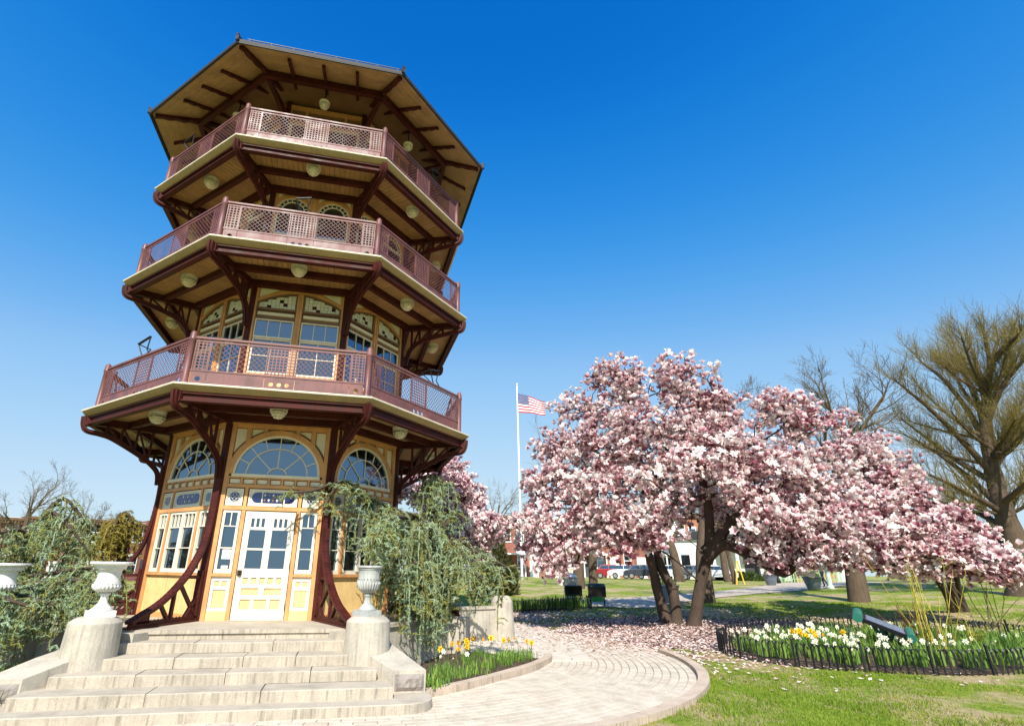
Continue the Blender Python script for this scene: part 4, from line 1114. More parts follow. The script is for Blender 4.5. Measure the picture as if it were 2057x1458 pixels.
# bare earth under the magnolias
def blob(cx, cy, rx, ry, name, label, off=.012, n=72):
    V = [(cx,cy,tz(cx,cy)+off)]; F3 = []; F = []; rg_ = np.random.default_rng(8); ph = rg_.uniform(0,6.28,5)
    for k, f_ in enumerate((.25,.5,.75,1.0)):
        for i in range(n):
            a = 2*math.pi*i/n; w = 1+f_*(.10*math.sin(3*a+ph[0])+.07*math.sin(7*a+ph[1])+.05*math.sin(13*a+ph[2])+.03*math.sin(23*a+ph[3]))
            x, y = cx+rx*f_*w*math.cos(a), cy+ry*f_*w*math.sin(a); V.append((x,y,tz(x,y)+off*(1.0 if f_ < 1 else -.5)))
    for i in range(n): F3.append((0,1+i,1+(i+1) % n))
    for k in range(3):
        for i in range(n): F.append((1+k*n+i,1+(k+1)*n+i,1+(k+1)*n+(i+1) % n,1+k*n+(i+1) % n))
    return struct(raw(name, V, F3=F3, F4=F, mats=M['soil'], smooth=True), label)
blob(12.3,2.4,4.6,4.0,'bare_earth','bare earth under the largest magnolia')
# ================================================================== VEGETATION
nr = np.random.default_rng(7)
def unit(v): return v/(np.linalg.norm(v, axis=-1, keepdims=True)+1e-9)
def rand_dirs(n, r=nr): return unit(r.normal(size=(n,3)))

# ---------- blossoms and magnolias
M['petal'] = leafmat('magnolia_petal', [(0,(.24,.06,.09)), (.20,(.50,.22,.26)), (.40,(.80,.53,.55)), (.62,(.90,.75,.74)), (1,(.94,.90,.86))], .6, .30)
M['ground_petal'] = leafmat('fallen_petal', [(0,(.30,.16,.10)), (.25,(.55,.33,.27)), (.6,(.80,.62,.58)), (1,(.90,.82,.76))], .8, .1)
def petal_geo(open_, rng_):
    """one flower of 6 to 8 petals, unit size: verts, quads, tint"""
    V = []; F = []; t = []
    n = 7
    for k in range(n):
        a = 2*math.pi*k/n+rng_.uniform(-.25,.25); o_ = open_*rng_.uniform(.6,1.25); w = rng_.uniform(.16,.22)
        ca, sa = math.cos(a), math.sin(a); tx, ty = -sa, ca
        prof = [(.03,0,.25,0.0), (.10+.16*o_,.26,1.0,.5), (.10+.38*o_,.52-.10*o_,.9,.85), (.05+.62*o_,.80-.38*o_,.18,1.0)]
        b_ = len(V); dull = rng_.uniform(-.34,.18)
        for rr, z, ww, tt in prof:
            for s in (-1,1):
                V.append((rr*ca+tx*s*w*ww, rr*sa+ty*s*w*ww, z)); t.append(min(1,max(0,.18+.72*tt+dull)))
        for q in range(3): F.append((b_+2*q, b_+2*q+1, b_+2*q+3, b_+2*q+2))
    return np.array(V), np.array(F), np.array(t)
rg = random.Random(11)
FLOWERS = [petal_geo(o, rg) for o in (.12,.35,.55,.75,.95,1.05)]
def blossom_mesh(P, D, S, kinds, shade, rg_):
    """place flower kinds at P pointing along D with size S"""
    Vs = []; Fs = []; Ts = []; base = 0
    for kk in range(len(FLOWERS)):
        sel = np.where(kinds == kk)[0]
        if not len(sel): continue
        fv, ff, ft = FLOWERS[kk]; n = len(sel); d = unit(D[sel])
        ref = np.where(np.abs(d[:,2:3]) < .9, np.array([[0,0,1.]]), np.array([[1.,0,0]]))
        x = unit(np.cross(ref, d)); y = np.cross(d, x); a = rg_.uniform(0,6.28,n)[:,None]
        x2 = x*np.cos(a)+y*np.sin(a); y2 = -x*np.sin(a)+y*np.cos(a)
        W = P[sel][:,None,:]+S[sel][:,None,None]*(fv[None,:,0:1]*x2[:,None,:]+fv[None,:,1:2]*y2[:,None,:]+fv[None,:,2:3]*d[:,None,:])
        Vs.append(W.reshape(-1,3)); Fs.append((ff[None]+np.arange(n)[:,None,None]*len(fv)).reshape(-1,4)+base); base += n*len(fv)
        Ts.append(np.clip(ft[None]+shade[sel][:,None],0,1).ravel())
    return np.concatenate(Vs), np.concatenate(Fs), np.concatenate(Ts)
def skeleton(targets, roots, up=.35, step=.55):
    """grow a branch graph: every target hooks on to the nearest node that lies nearer the root"""
    nodes = [np.array(r, float) for r in roots]; par = [-1]+list(range(len(roots)-1))
    arr = np.zeros((len(targets)*6+len(roots)+10, 3)); cnt = len(nodes); arr[:cnt] = nodes
    dist = np.zeros(len(arr)); 
    for i in range(1, cnt): dist[i] = dist[i-1]+np.linalg.norm(arr[i]-arr[i-1])
    parent = np.full(len(arr), -1); parent[:cnt] = par
    order = np.argsort(np.linalg.norm(targets-arr[cnt-1], axis=1))
    for ti in order:
        t = targets[ti]; d = np.linalg.norm(arr[:cnt]-t, axis=1)
        cost = d+.30*dist[:cnt]; j = int(np.argmin(cost)); p = arr[j]; L = d[j]; k = max(1, int(L/step))
        for q in range(1, k+1):
            f = q/k; pos = p+(t-p)*f; pos = pos+np.array([0,0,up*L*.35*f*(1-f)])+nr.normal(size=3)*.05*min(1,L)*(q < k)
            if cnt >= len(arr): break
            arr[cnt] = pos; parent[cnt] = j; dist[cnt] = dist[j]+L/k; j = cnt; cnt += 1
    return arr[:cnt], parent[:cnt]
def skeleton_tubes(nodes, parent, r_tip=.012, r_max=.3, expo=2.3, sides=6):
    n = len(nodes); ch = [[] for _ in range(n)]
    for i in range(1, n):
        if parent[i] >= 0: ch[parent[i]].append(i)
    rad = np.zeros(n)
    for i in range(n-1, -1, -1):
        s = sum(rad[c]**expo for c in ch[i]); rad[i] = r_tip if not ch[i] else s**(1/expo)
    rad = np.minimum(rad, r_max); polys = []
    starts = [0]; done = set()
    stack = [(0, None)]
    while stack:
        i, pr = stack.pop(); line = [] if pr is None else [pr]
        line.append(i)
        while ch[i]:
            big = max(ch[i], key=lambda c: rad[c])
            for c in ch[i]:
                if c != big: stack.append((c, i))
            i = big; line.append(i)
        if len(line) > 1:
            R = rad[line].copy()
            if pr is not None: R[0] = min(R[0], R[1]*1.15)
            polys.append((nodes[line], R))
    return polys
def lobe_points(lobes, n, r, shell=.45):
    """lobes: (u, v, D, radius_m, weight [, flatten]) photo positions turned into clouds of points"""
    w = np.array([l[4] for l in lobes], float); w /= w.sum(); out = []
    for l, k in zip(lobes, r.multinomial(n, w)):
        c = pix(*l[:3]); d = rand_dirs(k, r); rad = .90*l[3]*(r.uniform(shell**3,1,k)**(1/3))[:,None]
        sc = np.array([1,1,l[5] if len(l) > 5 else .8]); out.append(c+d*rad*sc)
    return np.concatenate(out)
def magnolia(name, label, lobes, trunks, nb, ntw, size, seed, group, rmax=.2):
    r = np.random.default_rng(seed)
    base = trunks[0][0]; root = empty(name, (base[0],base[1],base[2])); tag(root, label, 'tree', group)
    inv = Matrix.Translation((-base[0],-base[1],-base[2]))
    def K(o): o.parent = root; o.matrix_parent_inverse = inv; return o
    tg = lobe_points(lobes, ntw, r, .2); polys = []; tips = []
    # share targets among trunks by nearest trunk end
    ends = np.array([t[-1] for t in trunks]); own = np.argmin(np.linalg.norm(tg[:,None,:2]-ends[None,:,:2], axis=2)+r.normal(size=(len(tg),len(ends)))*.8, axis=1)
    for k, tr in enumerate(trunks):
        sm_ = [np.array(p) for p in smooth_line([tuple(p) for p in tr], 4)]
        nd, pa = skeleton(tg[own == k], sm_)
        ps = skeleton_tubes(nd, pa, .014, rmax)
        # the trunk line itself keeps its girth, with a flare at the ground
        L = len(sm_); R = np.linspace(rmax, rmax*.62, L); R[0] *= 1.45; R[1] *= 1.12
        main = (np.array(sm_), R)
        V, F = many_tubes([main], 10); V += (np.sin(V[:,2:3]*9+V[:,0:1]*7)*.022+np.sin(V[:,2:3]*23+V[:,1:2]*17)*.010)
        K(raw('trunk', V, F4=F, mats=M['barkdark'], smooth=True))
        polys += ps
    V, F = many_tubes(polys, 5); K(raw('branches', V, F4=F, mats=M['barkdark'], smooth=True))['kind'] = 'stuff'
    # flowers around twig ends
    j = r.integers(0, len(tg), nb); spread_ = .27
    P = tg[j]+rand_dirs(nb,r)*(r.random(nb)**.45)[:,None]*spread_*1.55*np.array([1,1,.85])
    ok_ = P[:,2] > base[2]+.9; P = P[ok_]; jj = j[ok_]; nb = len(P)
    cen = np.mean(tg, 0); D = unit(P-cen)*.5+np.array([0,0,.75])+r.normal(size=(nb,3))*.55
    kinds = r.choice(len(FLOWERS), nb, p=[.20,.14,.18,.21,.15,.12]); S = size*r.uniform(.55,1.4,nb); S[kinds == 0] *= .85
    shade = r.normal(.0,.13,nb)-.30*(kinds == 0)+r.normal(0,.15,len(tg))[jj]
    V, F, T = blossom_mesh(P, D, S, kinds, shade, r)
    o = K(raw('blossoms', V, F4=F, mats=M['petal'], attrs={'tint': T}, smooth=True)); o['kind'] = 'stuff'
    return root
g3 = lambda x, y, dz=0: np.array([x, y, tz(x,y)+dz])
lobesA = [ # main magnolia, photo positions
 (1245,768,20,1.3,1.3),(1365,765,20,1.3,1.3),(1170,830,20,1.2,1.0),(1440,830,20.5,1.1,.9),(1300,860,18.5,1.5,1.4),(1130,900,20,1.2,1.1),(1110,980,19.5,1.2,1.1),(1085,1060,18.5,1.05,1.0),(1130,1100,18.5,.9,.7),
 (1210,900,19,1.6,1.4),(1200,990,18.5,1.5,1.4),(1180,1060,18.5,1.2,1.0),(1260,1060,18.3,1.2,1.1),(1400,900,19,1.6,1.4),(1330,960,18,1.5,1.3),(1300,1050,18.2,1.1,1.0),(1470,890,20,1.3,1.0),(1480,960,19.5,1.5,1.2),
 (1575,828,20.5,1.0,1.0),(1632,850,20.5,1.05,1.1),(1590,960,20,1.5,1.3),(1560,1050,19.3,1.35,1.2),(1660,960,20.5,1.4,1.2),(1640,1050,19.6,1.4,1.3),(1700,1080,19.6,1.2,1.0),(1545,1105,19.5,.75,.6),(1620,1115,19.5,.85,.7),
 (1400,1000,21.5,1.5,.8),(1300,1000,23,1.8,1.0),(1500,1000,23,1.8,1.0),(1250,900,22.5,1.8,1.0),(1550,920,23,1.7,.8),(1400,850,22.5,1.7,.8),(1075,1110,18.5,.5,.3),(1110,1140,18.4,.45,.25)]
tA = [[g3(12.75,3.85,-.1), pix(1322,1190,21.2), pix(1308,1130,21.0), pix(1285,1060,20.6)],
      [g3(13.0,3.7,-.1), pix(1352,1190,21.3), pix(1322,1120,21.2), pix(1310,1000,21)],
      [g3(13.15,2.98,-.1), pix(1408,1170,20.6), pix(1425,1090,20.5), pix(1420,1000,20.3), pix(1400,930,20)],
      [pix(1418,1120,20.5), pix(1455,1095,20.3), pix(1510,1118,20.0), pix(1575,1150,19.7), pix(1605,1120,19.6)],
      [pix(1422,1110,20.5), pix(1475,1040,20.3), pix(1540,990,20.3), pix(1610,950,20.4)]]
magnolia('magnolia_tree', 'largest magnolia in full pink blossom with dark leaning trunks beside the path', lobesA, tA, 14500, 1150, .205, 21, 'blossoming magnolia trees', .20)
lobesB = [(1730,912,25,1.2,1.0),(1780,955,25,1.3,1.1),(1830,1030,24.5,1.3,1.1),(1740,1020,24,1.4,1.2),(1780,1090,23.5,1.3,1.2),(1860,1080,24,1.3,1.1),(1910,1060,24.5,1.0,.9),(1930,1110,24,1.0,.9),(1975,1120,23.8,.75,.6),(2010,1142,23.5,.5,.35),(1850,1130,23.5,.95,.7),(1720,1110,23.5,1.0,.7),(1690,1010,25,1.2,.8)]
tB = [[g3(24.53,3.02,-.1), pix(1912,1180,27.5), pix(1895,1120,26.5), pix(1870,1060,25.5)],
      [g3(24.7,2.9,-.1), pix(1922,1170,27.8), pix(1925,1110,26.5)],
      [g3(24.3,3.1,-.1), pix(1900,1190,27.5), pix(1850,1120,26), pix(1790,1040,25.2)]]
magnolia('magnolia_tree', 'lower magnolia sweeping down to the right edge, on thin pale stems', lobesB, tB, 7500, 480, .225, 22, 'blossoming magnolia trees', .13)
lobesC = [(905,960,26,1.2,1.0),(930,1010,26,1.3,1.1),(880,1030,26,1.5,1.2),(960,1060,25.5,1.1,1.0),(840,980,27,1.4,.9),(900,1090,25.5,1.4,1.1),(985,1060,26,.8,.5),(850,1080,26,1.3,.8),(950,1110,25.5,.9,.6)]
cC = pix(880,1170,27)
tC = [[g3(cC[0],cC[1],-.1), pix(882,1120,27), pix(890,1050,26.6)], [g3(cC[0]+.3,cC[1]+.2,-.1), pix(905,1110,26.8), pix(925,1040,26.4)]]
magnolia('magnolia_tree', 'magnolia in purple shade rising directly behind the right side of the tower', lobesC, tC, 6000, 400, .235, 23, 'blossoming magnolia trees', .16)

# fallen petals under the magnolias
n = 26000; c0 = np.array([12.2,2.4]); XY = np.concatenate([c0+nr.normal(size=(n*2//3,2))*np.array([2.9,2.7]), np.array([9.2,0.6])+nr.normal(size=(n//5,2))*np.array([1.5,1.9]), np.array([17,.5])+nr.normal(size=(n//7,2))*np.array([3.0,1.6]), np.array([8.7,7.6])+nr.normal(size=(n//9,2))*np.array([1.0,1.0])])
XY = XY[~((XY[:,0] < 7.4) & (XY[:,1] > 4))]
pr = np.hypot(XY[:,0]-PCX, XY[:,1]-PCY); onp = (pr > PR0) & (pr < PR1)
keep = np.where(onp, nr.random(len(XY)) < np.clip((XY[:,1]+2.6)/5, .01, .6), True) & (XY[:,1] > -6); XY = XY[keep]; onp = onp[keep]
Z = TZ(XY[:,0], XY[:,1])+np.where(onp, .035, .02)+nr.uniform(0,.03,len(XY))
inap = (XY[:,0] < 8.9) & (XY[:,1] > -2.4) & ~onp; Z = np.where(inap, np.maximum(Z,.055), Z)
n = len(XY); s = nr.uniform(.025,.062,n)[:,None]; a = nr.uniform(0,6.28,n)
dx = np.stack([np.cos(a), np.sin(a), nr.uniform(-.35,.35,n)], 1)*s; dy = np.stack([-np.sin(a), np.cos(a), nr.uniform(-.35,.35,n)], 1)*s*.55
C_ = np.stack([XY[:,0], XY[:,1], Z], 1)
V = np.stack([C_-dx, C_-dy, C_+dx, C_+dy], 1).reshape(-1,3); F = np.arange(4*n).reshape(-1,4)
o = raw('fallen_petals', V, F4=F, mats=M['ground_petal'], attrs={'tint': np.repeat(np.clip(nr.normal(.5,.28,n),0,1),4)})
tag(o, 'carpet of fallen pink petals under the magnolias', 'petals', kind='stuff')

# ---------- bare trees
def bare_tree_polys(height, spread_, r, levels=4, trunk_r=.28, up=.25, nsplit=7, lean=(0,0), bare=.28, twist=.28, ratio=.55):
    polys = []; tips = []
    def grow(p, d, L, rad, lev):
        n = 7 if lev == 0 else 5; pts = [p]; rr = [rad]; q = p.copy(); dd = d.copy()
        for i in range(n):
            dd = unit(dd+r.normal(size=3)*(.07 if lev == 0 else .13)+np.array([0,0,up*(.10 if lev == 0 else .22)]))
            q = q+dd*L/n; pts.append(q.copy()); rr.append(max(rad*(1-(i+1)/n*(.75 if lev else .8)), .004))
        polys.append((np.array(pts), np.array(rr), lev))
        if lev >= levels: tips.append((pts[-1], dd)); return
        k = nsplit if lev == 0 else max(3, int(nsplit*.75)+r.integers(0,2))
        for c in range(k):
            f = (bare if lev == 0 else .18)+(1-(bare if lev == 0 else .18))*(c+r.uniform(.2,.9))/k; f = min(f,.98)
            i = int(f*n); t = f*n-i; pos = pts[i]*(1-t)+pts[min(i+1,n)]*t
            ax = unit(np.cross(dd, r.normal(size=3))); ang = r.uniform(.45,.95)*spread_
            nd = unit(dd*math.cos(ang)+ax*math.sin(ang))
            grow(pos, nd, L*ratio*r.uniform(.7,1.15)*(1.15-f*.35), max(rr[i]*.58, .005), lev+1)
    grow(np.zeros(3), unit(np.array([lean[0],lean[1],1.])), height*.62, trunk_r, 0)
    return polys, tips
def bare_tree(name, label, pos, height, seed, group=None, mat='twig', cat='tree', leaf=None, **kw):
    r = np.random.default_rng(seed); polys, tips = bare_tree_polys(height, kw.pop('spread_',1.0), r, **kw)
    root = empty(name, pos); tag(root, label, cat, group)
    V, F = many_tubes([(p, q) for p, q, l in polys if l == 0], 9); raw('trunk', V, F4=F, mats=M['bark'], parent=root, smooth=True)
    V, F = many_tubes([(p, q) for p, q, l in polys if l in (1,2)], 5); raw('limbs', V, F4=F, mats=M['bark' if mat != 'twig' else 'twig'], parent=root, smooth=True)
    V, F = many_tubes([(p, np.maximum(q*.8,.006)) for p, q, l in polys if l > 2], 3); o = raw('twigs', V, F4=F, mats=M['twig'], parent=root, smooth=True); o['kind'] = 'stuff'
    if leaf:
        pts = np.concatenate([p[1:] for p, q, l in polys if l >= leaf[0]]); k = leaf[1]; j = r.integers(0,len(pts),k); P = pts[j]+r.normal(size=(k,3))*leaf[3]
        s = leaf[2]*r.uniform(.6,1.4,k)[:,None]; d1 = rand_dirs(k,r)*s; d2 = rand_dirs(k,r)*s*.5
        V = np.stack([P-d1, P+d2, P+d1], 1).reshape(-1,3); o = raw('buds', V, F3=np.arange(3*k).reshape(-1,3), mats=M['bud'], parent=root, attrs={'tint': np.repeat(r.random(k),3)}); o['kind'] = 'stuff'
    return root
M['bud'] = leafmat('tree_bud', [(0,(.24,.15,.03)), (.4,(.36,.27,.05)), (.75,(.40,.38,.06)), (1,(.46,.34,.07))], .7, .3)
M['olivetwig'] = plain('olive_twig', (.20,.15,.04), .9, var=.4, vscale=1.5)
# big tree at the right edge: explicit trunk and sweeping limbs
BU = lambda u: 2010+(u-2010)*(.86 if u < 2010 else 1.0)
BV = lambda v: 1165-(1165-v)*.86
def big_tree():
    r = np.random.default_rng(5); D = 36; b_ = pix(2052,1165,D); base = g3(b_[0],b_[1],-.2)
    root = empty('budding_tree', base); tag(root, 'tall tree with feathery olive-brown budding branches at the right edge', 'tree'); inv = Matrix.Translation(-Vector(base))
    def K(o): o.parent = root; o.matrix_parent_inverse = inv; return o
    tr = [base, *[pix(BU(u),BV(v),D) for u,v in ((2040,1080),(2012,990),(1990,900),(1975,800),(1978,720),(1995,640),(2008,600))]]
    T_ = np.array(smooth_line([tuple(p) for p in tr], 5)); R = np.interp(np.linspace(0,1,len(T_)), [0,.08,.3,.6,1], [.80,.46,.38,.22,.03])
    V, F = many_tubes([(T_,R)], 12); V[:,0] += np.sin(V[:,2]*5+V[:,1]*3)*.04; K(raw('trunk', V, F4=F, mats=M['bark'], smooth=True))
    limbs = [[(2000,930),(1930,850),(1850,770),(1790,720),(1765,700)], [(2015,1000),(1930,920),(1850,860),(1775,820)], [(1985,870),(1940,780),(1880,700),(1830,660),(1812,640)],
             [(1976,810),(1945,720),(1910,650),(1885,600)], [(1978,760),(1960,680),(1940,620),(1930,590)], [(1978,800),(2010,720),(2050,660),(2090,620)], [(1995,900),(2040,830),(2080,760),(2110,720)], [(2020,1010),(1950,970),(1870,930),(1790,900)],
             [(2030,1050),(1960,1010),(1880,985),(1800,960)], [(1990,880),(2030,860),(2075,800),(2120,790)], [(1977,730),(1985,660),(1975,610),(1970,585)], [(1995,650),(2020,620),(2040,600),(2052,580)], [(2000,940),(1900,880),(1820,820),(1765,780)], [(2035,1090),(1970,1060),(1900,1040)], [(2010,990),(2060,940),(2100,880)]]
    for q in range(22):
        f_ = r.uniform(.22,.95); s_ = np.interp(f_, [0,.3,.5,.7,1], [1165,990,900,800,600]); x_ = np.interp(s_, [600,720,800,900,990,1165], [2008,1978,1975,1990,2012,2052]); dr_ = -1 if r.random() < .68 else 1
        reach = r.uniform(60,230)*(1.0 if dr_ < 0 else .55)*np.interp(s_, [600,800,1000], [.35,.9,1.05]); rise = r.uniform(40,190)*np.interp(s_, [600,700,900], [.25,.9,1.0])
        limbs.append([(x_,s_),(x_+dr_*reach*.4,s_-rise*.30),(x_+dr_*reach*.75,s_-rise*.66),(x_+dr_*reach,s_-rise)])
    polys = []; sub = []
    for i, L in enumerate(limbs):
        off = r.uniform(-4.5,4.5); n = len(L)
        P = np.array(smooth_line([tuple(pix(BU(u),BV(v),D+off*k/(n-1))) for k,(u,v) in enumerate(L)], 5)); q = np.linspace(.17 if i < 15 else .10,.02,len(P)); polys.append((P,q)); sub.append((P,q))
    tw = []; pts = []
    for P, q in sub+[(T_[14:],R[14:])]:
        for k in range(2, len(P)-1):
            for c in range(2):
                d0 = unit(P[min(k+1,len(P)-1)]-P[k-1]); nd = unit(d0*.85+rand_dirs(1,r)[0]*.70+np.array([0,0,.40])); L = r.uniform(.9,1.9)*(1.1-.35*k/len(P)); s0 = P[k]+(P[k]-P[k-1])*r.random(); n = 6; pp = [s0]; x = s0.copy()
                for i in range(n): nd = unit(nd+r.normal(size=3)*.10+np.array([0,0,.05])); x = x+nd*L/n; pp.append(x.copy())
                pp = np.array(pp); tw.append((pp, np.linspace(.020,.005,len(pp)))); pts.append(pp[2:])
                for i in range(1, n+1):
                    for e in range(2):
                        d2 = unit(nd*.9+rand_dirs(1,r)[0]*.75+np.array([0,0,.3])); L2 = r.uniform(.3,.9); y = pp[i]; qq = [y, y+d2*L2*.5+r.normal(size=3)*.03, y+unit(d2+np.array([0,0,.2]))*L2]
                        tw.append((np.array(qq), np.array([.006,.0045,.003]))); pts.append(np.array(qq[1:]))
    V, F = many_tubes(polys, 7); K(raw('limbs', V, F4=F, mats=M['bark'], smooth=True))
    V, F = many_tubes(tw, 3); K(raw('twigs', V, F4=F, mats=M['olivetwig'], smooth=True))['kind'] = 'stuff'
    pts = np.concatenate(pts); k = 56000; P = pts[r.integers(0,len(pts),k)]+r.normal(size=(k,3))*.05; s = r.uniform(.02,.05,k)[:,None]; d1 = unit(rand_dirs(k,r)+np.array([0,0,.8]))*s; d2 = rand_dirs(k,r)*s*.35
    V = np.stack([P-d1,P+d2,P+d1],1).reshape(-1,3); K(raw('buds', V, F3=np.arange(3*k).reshape(-1,3), mats=M['bud'], attrs={'tint': np.repeat(r.random(k),3)}))['kind'] = 'stuff'
big_tree()
def at(u, v, D): p = pix(u,v,D); return (p[0], p[1], tz(p[0],p[1])-.1)
bare_tree('bare_tree', 'bare tree with a short stout trunk standing alone on the lawn right of the path', at(1726,1208,31.8), 13.6, 37, 'bare trees in the park', trunk_r=.45, nsplit=8, bare=.34)
bare_tree('bare_tree', 'bare tree with flared trunk directly behind the largest magnolia', at(1420,1210,29.2), 13.0, 32, 'bare trees in the park', trunk_r=.42, nsplit=8, bare=.35)
bare_tree('bare_tree', 'bare tree whose pale thick trunk stands behind the left reading board', at(1163,1182,39), 15.5, 33, 'bare trees in the park', trunk_r=.42, nsplit=7, bare=.38)
bare_tree('bare_tree', 'bare tree whose slimmer trunk stands behind the right reading board', at(1192,1178,42), 14, 34, 'bare trees in the park', trunk_r=.34, nsplit=7, bare=.38)
bare_tree('bare_tree', 'bare tree on the far lawn between the magnolia trunks', at(1366,1168,56), 15, 35, 'bare trees in the park', trunk_r=.5, nsplit=7, bare=.35)
bare_tree('bare_tree', 'slim bare tree with yellow stakes on the far lawn', at(1478,1174,48), 9, 36, 'bare trees in the park', trunk_r=.22, nsplit=6)
def far_tree(u, D, H, seed, label, **kw):
    p = pix(u,1150,D); return bare_tree('bare_tree', label, (p[0],p[1],tz(p[0],p[1])-.2), H, seed, 'bare trees in the park', trunk_r=.35, levels=4, nsplit=7, **kw)
far_tree(1002,62,13,41,'distant bare tree left of the flagpole')
far_tree(1075,75,11,42,'faint distant bare tree right of the flagpole')
far_tree(25,45,8.8,43,'bare tree at the far left edge behind the cedar')
far_tree(135,52,8.2,44,'bare tree standing above the left cedar')
far_tree(228,75,9,45,'distant bare tree between the left cedar and the tower')
far_tree(1460,58,15.5,46,'tall distant bare tree peeping over the magnolia crown')
far_tree(2030,52,12,47,'bare tree low at the right edge behind the budding tree')
far_tree(1840,60,11,48,'distant bare tree between the magnolia and the budding tree')
far_tree(1640,72,11,49,'distant bare tree beyond the park path')
# dark conifer shrub right of the tower
def bush(name, label, pos, rx, rz, seed, mat, n=6000, leaf=.12, cat='shrub', group=None):
    r = np.random.default_rng(seed); root = empty(name, pos); tag(root, label, cat, group)
    d = rand_dirs(n,r); d[:,2] = np.abs(d[:,2]); rad = r.uniform(.35,1,n)**.5; bumps = 1+.22*np.sin(d[:,0]*5+seed)*np.cos(d[:,1]*6+d[:,2]*4)
    P = d*(rad*bumps)[:,None]*np.array([rx,rx,rz]); s = leaf*r.uniform(.5,1.3,n)[:,None]; a = unit(d+np.array([0,0,.9])+r.normal(size=(n,3))*.5)*s; b_ = rand_dirs(n,r)*s*.35
    V = np.stack([P-a*.2-b_, P-a*.2+b_, P+a], 1).reshape(-1,3); raw('foliage', V, F3=np.arange(3*n).reshape(-1,3), mats=mat, parent=root, attrs={'tint': np.repeat(r.random(n),3)})['kind'] = 'stuff'
    polys = []
    for k in range(9):
        dd = unit(np.array([r.normal()*.4, r.normal()*.4, 1])); polys.append((np.array([[0,0,-.1], dd*rz*.4, dd*rz*.85]), np.array([.05,.035,.012])))
    V, F = many_tubes(polys, 5); raw('stems', V, F4=F, mats=M['bark'], parent=root)
    return root
M['yew'] = leafmat('yew_needles', [(0,(.03,.035,.012)), (.6,(.07,.075,.02)), (1,(.13,.12,.035))], .6, .2)
M['boxleaf'] = leafmat('shrub_leaf', [(0,(.03,.05,.012)), (.6,(.06,.10,.02)), (1,(.12,.16,.04))], .5, .25)
p = pix(992,1150,33); bush('yew_bush', 'dark green-brown conifer bush right of the tower below the flagpole', (p[0],p[1],tz(p[0],p[1])), 1.25, 2.9, 3, M['yew'], 7000, .22)

